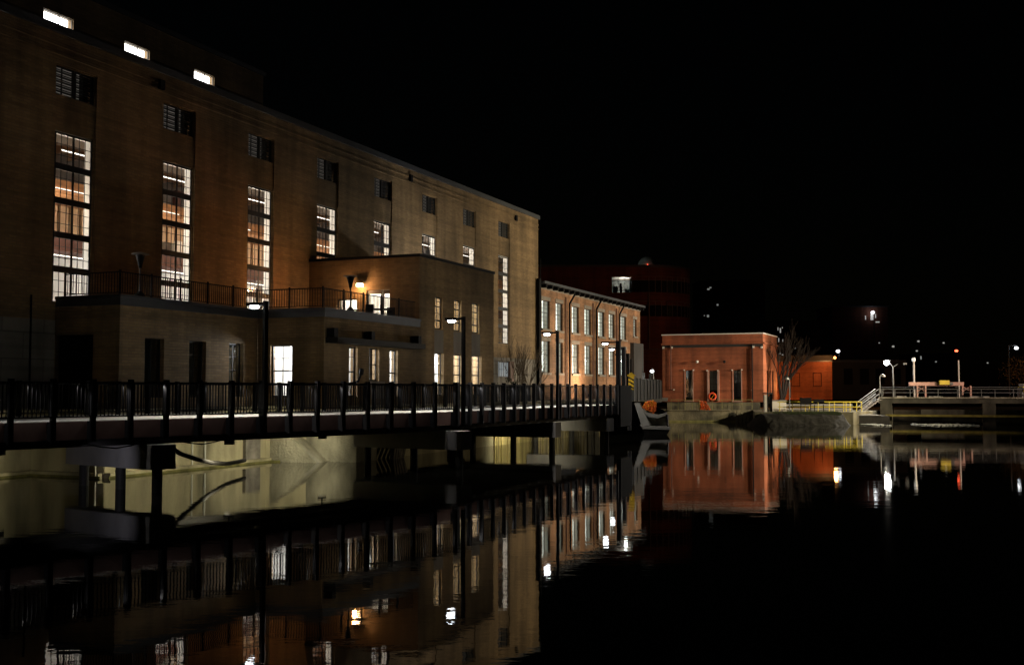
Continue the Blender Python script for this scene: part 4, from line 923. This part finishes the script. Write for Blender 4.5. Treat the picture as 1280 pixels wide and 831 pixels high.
for z in (ZS+.72, ZS+.42): part('handrail', MB().dbox(PA, dP, .1, L+12, .05, .1, z, z+.05), 'pole', sp)
part('far_handrail', MB().dbox(PA, dP, .1, L+12, 3.0, 3.05, ZS+.9, ZS+.95), 'pole', sp)
for px in (1101, 1118, 1137, 1172, 1196, 1226, 1243, 1266): a0_ = along(px); part('handrail_post', MB().dbox(PA, dP, a0_-.03, a0_+.03, .05, .11, ZS+.001, ZS+.78), 'pole', sp)
for a_, b_ in ((1120, 1132), (1160, 1178), (1212, 1236)): part('kick_plate', MB().dbox(PA, dP, along(a_), along(b_), .3, .5, ZS, ZS+.12), 'tin', sp)
# foam
mb = MB()
for (xa_, xb_, yy) in ((1069, 1091, 532.3), (1138, 1200, 531.5)):
    for k in range(160):
        q = P(random.uniform(xa_, xb_), yy+random.gauss(0, .8), 98); mb.sphere((q[0], 95.5+random.uniform(-2, 2), .02), random.uniform(.05, .22), 6, 4, .35)
struct('foam', mb, 'foam', 'stuff')
t = thing('spillway_block', 'low dark concrete spillway block at the foot of the stair', 'concrete block', (P(1085, 530, 97)[0], 97, 0))
part('block', MB().box(P(1066, 520, 97.5)[0], P(1112, 520, 97.5)[0], 97.5, 101, -1, P(1080, 519.5, 97.5)[2]), 'rock', t)
part('block_top', MB().box(P(1065, 520, 97.5)[0], P(1100, 520, 97.5)[0], 97.4, 101, P(1080, 519.4, 97.5)[2], P(1080, 518.3, 97.5)[2]), 'palecon', t)
st = thing('steel_stair', 'grey steel stair with sloping handrails climbing to the sluice platform', 'stair', (P(1078, 516, 99.5)[0], 99.5, 1.2))
a = P(1076, 515.5, 99.5); c = P(1099, 498.5, 100.5)
for dy in (0, 1.0):
    part('stringer', MB().extrude([(a[0], a[1]+dy, a[2]-.15), (c[0], c[1]+dy, c[2]-.15), (c[0], c[1]+dy, c[2]+.1), (a[0], a[1]+dy, a[2]+.1)], (0, .06, 0)), 'pole', st)
    for o in (.45, .9): part('handrail', MB().tube((a[0], a[1]+dy, a[2]+o), (c[0], c[1]+dy, c[2]+o), .03, k=6), 'pole', st)
    for f in (0, .5, 1): part('post', MB().tube((a[0]+(c[0]-a[0])*f, a[1]+dy, a[2]+(c[2]-a[2])*f), (a[0]+(c[0]-a[0])*f, a[1]+dy, a[2]+(c[2]-a[2])*f+.9), .025, k=6), 'pole', st)
for k in range(7): f = (k+.5)/7; part('tread', MB().box(a[0]+(c[0]-a[0])*f-.12, a[0]+(c[0]-a[0])*f+.12, a[1]+.07, a[1]+.99, a[2]+(c[2]-a[2])*f-.02, a[2]+(c[2]-a[2])*f+.02), 'timber', st)
# gantry
gt = thing('hoist_gantry', 'faded pink steel gantry frame with a yellow hoist on the sluice platform', 'gantry', (PA[0]+dP[0]*along(1170), PA[1]+dP[1]*along(1170)+1, ZS))
Yg = 101; ztp = P(1170, 477.5, Yg)[2]; zbt = P(1170, 482, Yg)[2]
part('beam', MB().box(P(1136, 480, Yg)[0], P(1204, 480, Yg)[0], Yg-.15, Yg+.15, zbt, ztp), 'pink', gt)
for x0_, x1_ in ((1137.5, 1147.5), (1193, 1203)):
    xa, xb = P(x0_, 0, Yg)[0], P(x1_, 0, Yg)[0]
    for x in (xa, xb): part('leg', MB().box(x-.06, x+.06, Yg-.1, Yg+.1, ZS, zbt), 'pink', gt)
    zz = (ZS+zbt)/2; part('cross_brace', MB().tube((xa, Yg, zbt-.05), (xb, Yg, zz), .03, k=6).tube((xb, Yg, zbt-.05), (xa, Yg, zz), .03, k=6), 'pink', gt)
part('hoist', MB().box(P(1165, 0, Yg-.3)[0], P(1175.3, 0, Yg)[0], Yg-.4, Yg-.16, P(1, 480.7, Yg)[2], P(1, 475.3, Yg)[2]), 'yellow', gt)
part('hoist_motor', MB().tube((P(1176, 0, Yg)[0], Yg-.25, P(1, 479.5, Yg)[2]), (P(1180, 0, Yg)[0], Yg-.25, P(1, 479.5, Yg)[2]), .13), 'pole', gt)
part('hoist_chain', MB().tube((P(1174.5, 0, Yg)[0], Yg-.3, P(1, 481, Yg)[2]), (P(1174.5, 0, Yg)[0], Yg-.3, ZS+.1), .012, k=5), 'black', gt)
for px, y0_, lb in ((1142, 448.5, 'white mast with a pale head rising over the left gantry leg'), (1198, 450.5, 'thin white mast rising over the right gantry leg')):
    q = P(px, y0_, 102); t = thing('mast', lb, 'mast', (q[0], q[1], ZS)); part('pole', MB().tube((q[0], q[1], ZS), q, .09 if px < 1150 else .07), 'white', t)
    if px < 1150: part('head', MB().lathe((q[0], q[1], q[2]-.25), [(.11, 0), (.17, .05), (.17, .3), (.1, .36)], 10), 'lensfaint', t)
    else: part('cap', MB().lathe((q[0], q[1], q[2]), [(.08, 0), (.05, .05)], 10), 'pole', t)
    lamp('mast_light', 'SPOT', (q[0]-.8, q[1]-1.2, q[2]-3.4), 7, COOL, (q[0], q[1], q[2]-.6), 80, .5, size=.03)
# the bright lamp
q = P(1116, 458.5, 102); zb = ZS
bl_ = thing('bright_floodlight', 'dazzling white lamp on a tall pole above the steel stair', 'street lamp', (q[0], q[1], zb))
part('pole', MB().tube((q[0], q[1], zb), q, .075, .06), 'pole', bl_); h = P(1108, 453, 102)
part('arm', MB().tube(q, (h[0]+.2, 102, h[2]+.08), .04).tube(q, (P(1122, 455, 102)[0], 102, P(1122, 455, 102)[2]), .03), 'pole', bl_)
hd = part('lamp_head', MB().box(h[0]-.3, h[0]+.3, 101.85, 102.15, h[2]+.12, h[2]+.2), 'pole', bl_); part('lens', MB().sphere((h[0], 101.95, h[2]-.02), .23), 'lensbig', hd, smooth=True)
part('unlit_head', MB().box(P(1121, 0, 102)[0], P(1125, 0, 102)[0], 101.9, 102.1, P(1, 455.5, 102)[2], P(1, 453.5, 102)[2]), 'pole', bl_)
lamp('floodlight_lamp', 'SPOT', (h[0]-.2, 101.7, h[2]-.2), 3800, (1, .92, .80), (h[0]-9, 99, 1.5), 150, .3, size=.2)
# red house front gets its fill from an added bank lamp further down
# right end gate machine
q = P(1271, 497, 97)
gm = thing('gate_winch', 'cluster of pale gate winch gear with a yellow green cover at the right edge', 'winch', (q[0], q[1], ZS))
def bx(nm, xa, xb, ya, yb, m_, dz=0): part(nm, MB().box(P(xa, 0, 97)[0], P(xb, 0, 97)[0], 97+dz, 98+dz, P(1, yb, 97)[2], P(1, ya, 97)[2]), m_, gm)
bx('motor', 1269, 1276, 479.5, 483, 'tin'); bx('gearbox', 1267.5, 1277, 483.3, 490, 'yellow'); bx('frame', 1266.5, 1268, 484, 497, 'pole'); bx('frame', 1272, 1273.5, 490, 497, 'pole')
part('cover', MB().lathe((P(1282, 0, 97)[0], 97.5, P(1, 496, 97)[2]), [(.62, 0), (.6, .25), (.42, .5), (.1, .6)], 14), mat('yellow_green_cover', (.45, .5, .08), .6, var=.2), gm, smooth=True)
part('flange', MB().tube((P(1270, 0, 97)[0], 96.95, P(1, 486, 97)[2]), (P(1270, 0, 97)[0], 96.8, P(1, 486, 97)[2]), .16), 'tin', gm)
part('flange', MB().tube((P(1278.5, 0, 97)[0], 97.2, P(1, 486, 97)[2]), (P(1278.5, 0, 97)[0], 96.9, P(1, 486, 97)[2]), .15), 'tin', gm)
# ------------------------------------------------------------------ dark brick building with curved corner behind
Yd = 150
db = thing('brick_office_block', 'large dark brick block with a rounded corner, ribbon windows and one lit window', 'building', (P(800, 500, Yd)[0], Yd, GZ))
zt_ = P(790, 334, Yd)[2]; xl = P(660, 400, Yd)[0]; xr = P(872, 400, Yd)[0]; R = 6.5; cy = Yd+R
arc = [(xr-R+R*sin(t_*pi/24), cy-R*cos(t_*pi/24)) for t_ in range(13)]
outl = [(xl, Yd)]+arc+[(xr, Yd+20), (xl, Yd+20)]
lwx0, lwx1 = P(763, 0, Yd)[0], P(788, 0, Yd)[0]; lz1 = P(775, 346, Yd)[2]; lz0 = P(775, 366, Yd)[2]
mb = MB(); mb.holes(lambda a, d, z: (a, Yd+d, z), xl, xr-R, GZ, zt_, [(lwx0, lwx1, lz0, lz1)], .5)
n = len(mb.v); 
for (x1, y1), (x2, y2) in zip(arc[:-1], arc[1:]): mb.quad((x1, y1, GZ), (x2, y2, GZ), (x2, y2, zt_), (x1, y1, zt_))
mb.quad((xr, cy, GZ), (xr, Yd+20, GZ), (xr, Yd+20, zt_), (xr, cy, zt_)).quad((xl, Yd+20, GZ), (xr, Yd+20, GZ), (xr, Yd+20, zt_), (xl, Yd+20, zt_)).quad((xl, Yd, GZ), (xl, Yd+20, GZ), (xl, Yd+20, zt_), (xl, Yd, zt_))
part('wall', mb, 'darkbrick', db); part('roof', MB().prism([(x, y) for x, y in outl], zt_+.003, zt_+.35), 'coping', db)
for (ya, yb) in ((350, 365), (381, 395)):
    z1 = P(850, ya, Yd)[2]; z0 = P(850, yb, Yd)[2]; rr = R+.03
    ar = [(xr-5*1.0-R, Yd-.03)]+[(xr-R+rr*sin(t_*pi/24), cy-rr*cos(t_*pi/24)) for t_ in range(11)]
    for (x1, y1), (x2, y2) in zip(ar[:-1], ar[1:]):
        w_ = part('window', MB().quad((x1, y1, z0), (x2, y2, z0), (x2, y2, z1), (x1, y1, z1)), 'darkglass', db)
        part('mullion', MB().tube((x1, y1-.02, z0), (x1, y1-.02, z1+.5), .05, k=4).tube((x1, y1-.02, z1), (x2, y2-.02, z1), .04, k=4).tube((x1, y1-.02, z1+.5), (x2, y2-.02, z1+.5), .04, k=4), 'spandrel', w_)
w_ = window(db, lambda a, d, z: (a, Yd+.1+d, z), lwx0, lwx1, lz0, lz1, [(.33, .06), (.66, .06), (.9, .08)], [.2, .75], glass='glass', label='lit office window high on the dark block')
part('window_room', MB().box(lwx0, lwx1, Yd+3, Yd+3.1, lz0, lz1+.5).box(lwx0, lwx1, Yd+.51, Yd+3, lz0-.1, lz0-.003).box(lwx0, lwx1, Yd+.51, Yd+3, lz1+.01, lz1+.1), 'dim', db)
part('desk_clutter', MB().box(lwx0+.3, lwx0+.9, Yd+1.2, Yd+1.7, lz0, lz0+1.0).box(lwx0+1.2, lwx0+1.5, Yd+1.2, Yd+1.7, lz0, lz0+1.4).box(lwx0+1.9, lwx0+2.5, Yd+1.2, Yd+1.7, lz0, lz0+.6), 'door', db)
lamp('office_light', 'POINT', ((lwx0+lwx1)/2+.5, Yd+1.6, lz1-.5), 330, (1, .97, .85), size=.25)
for px, y0_ in ((768-2, 375), (809, 366)): part('wall_pipe', MB().tube((P(px, 0, Yd-.2)[0], Yd-.2, GZ), (P(px, 0, Yd-.2)[0], Yd-.2, P(px, y0_, Yd)[2]), .1, k=6), 'spandrel', db)
q = P(808, 335, Yd+5)
t = thing('roof_dome', 'small pale dome on the roof of the dark brick block with a red beacon', 'dome', (q[0], q[1]+2, zt_))
part('dome', MB().lathe((q[0]+.4, q[1]+2, zt_+.3), [(1.5, 0), (1.47, .5), (1.25, 1.2), (.85, 1.7), (.2, 1.95)], 24), 'dome', t, smooth=True)
part('beacon', MB().sphere((q[0]+.2, q[1]+.3, zt_+.9), .1), 'redlens', t)
lamp('dome_spill', 'SPOT', (q[0]-7, q[1]-4, zt_+1.2), 120, (.95, 1, .9), (q[0], q[1]+2, zt_+1), 40, .5)
lamp('block_glow', 'SPOT', (P(872, 0, 120)[0]+12, 124, 8), 850, (1, .36, .18), (xr-R-4, Yd, 11), 90, .8, size=.4)
# low annex between mill and pump house
t = thing('low_brick_shed', 'low brown brick shed glimpsed between the mill and the pump house', 'shed', (*P(815, 500, 122)[:2], GZ))
part('wall', MB().box(P(801, 0, 122)[0], P(831, 0, 122)[0], 122, 126, GZ-.2, P(815, 437, 122)[2]), 'darkbrick', t); part('roof_edge', MB().box(P(800.5, 0, 122)[0], P(831.5, 0, 122)[0], 121.9, 126, P(815, 437, 122)[2], P(815, 436, 122)[2]), 'coping', t)
lamp('shed_glow', 'SPOT', (P(815, 0, 112)[0], 112, 5), 60, (1, .5, .25), (P(815, 0, 122)[0], 122, 5), 100, .8)
# ------------------------------------------------------------------ distant lamps, masts and lit windows
def far_lamp(px, py, Y, label, lens='lensfar', r=.22, polepx=None, pole='pole'):
    q = P(px, py, Y); pq = P(polepx if polepx else px+1.5, py, Y)[0]
    r = r*.8 if lens == 'lensfaint' else r; t = thing('distant_lamp', label, 'street lamp', (pq, Y, GZ))
    part('pole', MB().tube((pq, Y, GZ), (pq, Y, q[2]+r+.05), .09, .06, k=6), pole, t); part('arm', MB().tube((pq, Y, q[2]+r+.05), (q[0], Y, q[2]+r+.05), .05, k=6), pole, t)
    part('lamp_lens', MB().sphere((q[0], Y, q[2]), r, 8, 5, .7), lens, t)
far_lamp(1047.5, 439, 145, 'white distant lamp just above the orange lamp', r=.26)
far_lamp(1270.5, 435, 125, 'white lamp on a tall grey pole near the right edge', r=.24, polepx=1261)
far_lamp(1116.5, 433, 190, 'faint lamp up left of the bright floodlight pole', 'lensfaint', .3)
far_lamp(1099, 428.5, 200, 'tiny lamp at the left of the far hillside lights', 'lensfaint', .16)
far_lamp(1148, 426.5, 210, 'faint lamp high above the left mast', 'lensfaint', .3)
far_lamp(1146, 438.5, 200, 'faint lamp just above the left mast, lower of two', 'lensfaint', .26)
far_lamp(1179.5, 428.5, 220, 'faint lamp high between the two masts', 'lensfaint', .27)
far_lamp(1234.5, 453.5, 220, 'tiny white lamp low between the right mast and the tall pole', 'lensfaint', .22)
far_lamp(1195.5, 438.5, 130, 'red glowing lamp above the right mast', 'redlens', .2, pole='black')
far_lamp(815, 464, 112, 'small white lamp glowing over the panel fence', 'lensfar', .2)
far_lamp(986, 480, 117, 'small faint lamp seen through the bare tree', 'lensfaint', .12)
def far_house(label, x0_, x1_, yt, Y, wins, m='darkbrick', lens='lensfaint'):
    t = thing('distant_building', label, 'building', (P((x0_+x1_)/2, 0, Y)[0], Y, GZ)); zt = P((x0_+x1_)/2, yt, Y)[2]
    part('wall', MB().box(P(x0_, 0, Y)[0], P(x1_, 0, Y)[0], Y, Y+12, GZ, zt), m, t); part('roof', MB().box(P(x0_, 0, Y)[0]-.3, P(x1_, 0, Y)[0]+.3, Y-.2, Y+12.2, zt, zt+.3), 'coping', t)
    for (px, py, w_, h_) in wins:
        a = P(px, py, Y-.05); f = part('window', MB().box(a[0]-w_*Y/2800, a[0]+w_*Y/2800, Y-.05, Y-.003, a[2]-h_*Y/2800, a[2]+h_*Y/2800), lens, t)
far_house('far tall dark building with a bright white entrance light high up', 1035, 1103, 384, 230, [(1090, 396, 3.5, 8), (1082, 397, 1.2, 5), (1097, 402.5, 5, 1.5), (1094.5, 395, 1, 5)])
far_lamp(1091, 390.5, 229, 'bright white light at the top of the far dark building', 'lensfar', .4)
far_house('far dark building with a column of faint lit windows behind the bare tree', 955, 1030, 402, 240, [(972.5, 411, .8, 4), (975.5, 413, 1.4, 6), (978, 409.5, .8, 1.5), (973.5, 425, 1, 5), (978.5, 425.5, .8, 3), (994, 435, 1.2, 1.2), (975, 441.5, 2, 2), (978.5, 444, 2.2, 2.5)])
far_house('far dark building behind the pump house with two small broken reflections of light', 873, 952, 352, 260, [(885.5, 361.5, 3, 2), (888, 359.5, 2.4, 1.6), (885, 395, 2.6, 3), (880.5, 394.5, 1, 1.4), (897, 381, 2.2, 2.2)], lens=mat('dim_far_glass', (.3, .3, .3), .5, emit=(.7, .75, .7), estr=.22))
far_house('far dark house with a dim tilted lit gable right of the bright floodlight', 1140, 1182, 443, 240, [(1151, 447, 2, 4), (1170, 452, 2, 1.4)], lens=mat('dim_gable_light', (.3, .3, .3), .5, emit=(.7, .75, .7), estr=.3))
# autumn tree at the right edge
q = P(1276, 490, 118); t = thing('autumn_tree', 'small tree with tan leaves at the right edge behind the winch', 'tree', (q[0], q[1], GZ))
mb = MB(); branch(mb, (q[0], q[1], GZ), (0, 0, 1), 2.2, .12, 3, .6); part('trunk', mb, 'bark', t)
mb = MB()
for _ in range(1400):
    c = (q[0]+random.gauss(0, .9), q[1]+random.gauss(0, .9), P(1, 465, 118)[2]+random.gauss(0, .75)); s_ = random.uniform(.06, .14)
    mb.quad(*[(c[0]+s_*random.uniform(-1, 1), c[1]+s_*random.uniform(-1, 1), c[2]+s_*random.uniform(-1, 1)) for _ in range(3)])
part('crown', mb, 'leaf', t)
lamp('autumn_tree_light', 'SPOT', (q[0]-2, q[1]-4, q[2]+4), 60, (1, .6, .3), (q[0], q[1], q[2]+1.5), 60, .5)
# ------------------------------------------------------------------ unseen lamps of the opposite bank, some added as fill
def unseen_lamp(x, y, z, power, col, target, ang, label):
    d = norm((target[0]-x, target[1]-y)); t = thing('unseen_bank_lamp', label, 'street lamp', (x, y, GZ))
    part('pole', MB().tube((x, y, GZ), (x, y, z+.1), .12, .08), 'pole', t); part('arm', MB().tube((x, y, z+.1), (x+d[0]*.9, y+d[1]*.9, z+.1), .05), 'pole', t)
    part('lamp_head', MB().dbox((x, y), d, .7, 1.4, -.2, .2, z, z+.14), 'pole', t)
    lamp('unseen_lamp_light', 'SPOT', (x+d[0]*1.5, y+d[1]*1.5, z-.1), power, col, target, ang, .8, size=.35)
unseen_lamp(52, 86, 10, 47000, SOD, (10, 100, 9), 76, 'street lamp on the right bank outside the view')
unseen_lamp(64, 84, 8, 42000, (1, .72, .52), (20, 109, 5.5), 32, 'unseen lamp added on the right bank to light the pump house')  # added to brighten the pump house front
unseen_lamp(42, 50, 8, 3800, (1, .80, .48), (-3.5, 56, 4), 28, 'unseen lamp added on the near right bank to light the annex')  # added to brighten the annex front
# fill lights added under the deck to brighten the canal wall
def under_fill_lamp(u, v, z, tu, tv, tz, power, label, col=(1, .91, .60), ang=150):
    x, y, _ = g2w(u, v); t = thing('underdeck_fill_lamp', label, 'floodlight', (x, y, z))
    part('housing', MB().box(x-.15, x+.15, y-.12, y+.12, z, z+.14), 'black', t); part('bracket', MB().box(x-.02, x+.02, y-.02, y+.02, z+.14, z+.3), 'black', t)  # housing and bracket added for the fill lamp
    lamp('underdeck_fill_light', 'SPOT', (x, y, z-.05), power, col, g2w(tu, tv, tz), ang, .9, size=.12)
under_fill_lamp(31.5, 23.4, 1.15, 31.5, VM, .7, 430, 'added fill light under the deck near the first pier')
under_fill_lamp(37.5, 23.5, 1.1, 38.5, VM, .7, 500, 'added fill light under the deck facing the long canal wall')
under_fill_lamp(24.5, 26.3, 1.1, 24, VL, .7, 460, 'added fill light under the deck at the left end')
lamp('pier_cap_fill_light', 'SPOT', g2w(23.5, 22.6, .75), 60, (.92, .9, 1), (-12.3, 34, 1.0), 60, .8, size=0)  # added fill aimed at the first pier cap, without a fixture
under_fill_lamp(56, 21.2, 1.1, 58, VW, .6, 600, 'added fill light under the far straight of the deck')
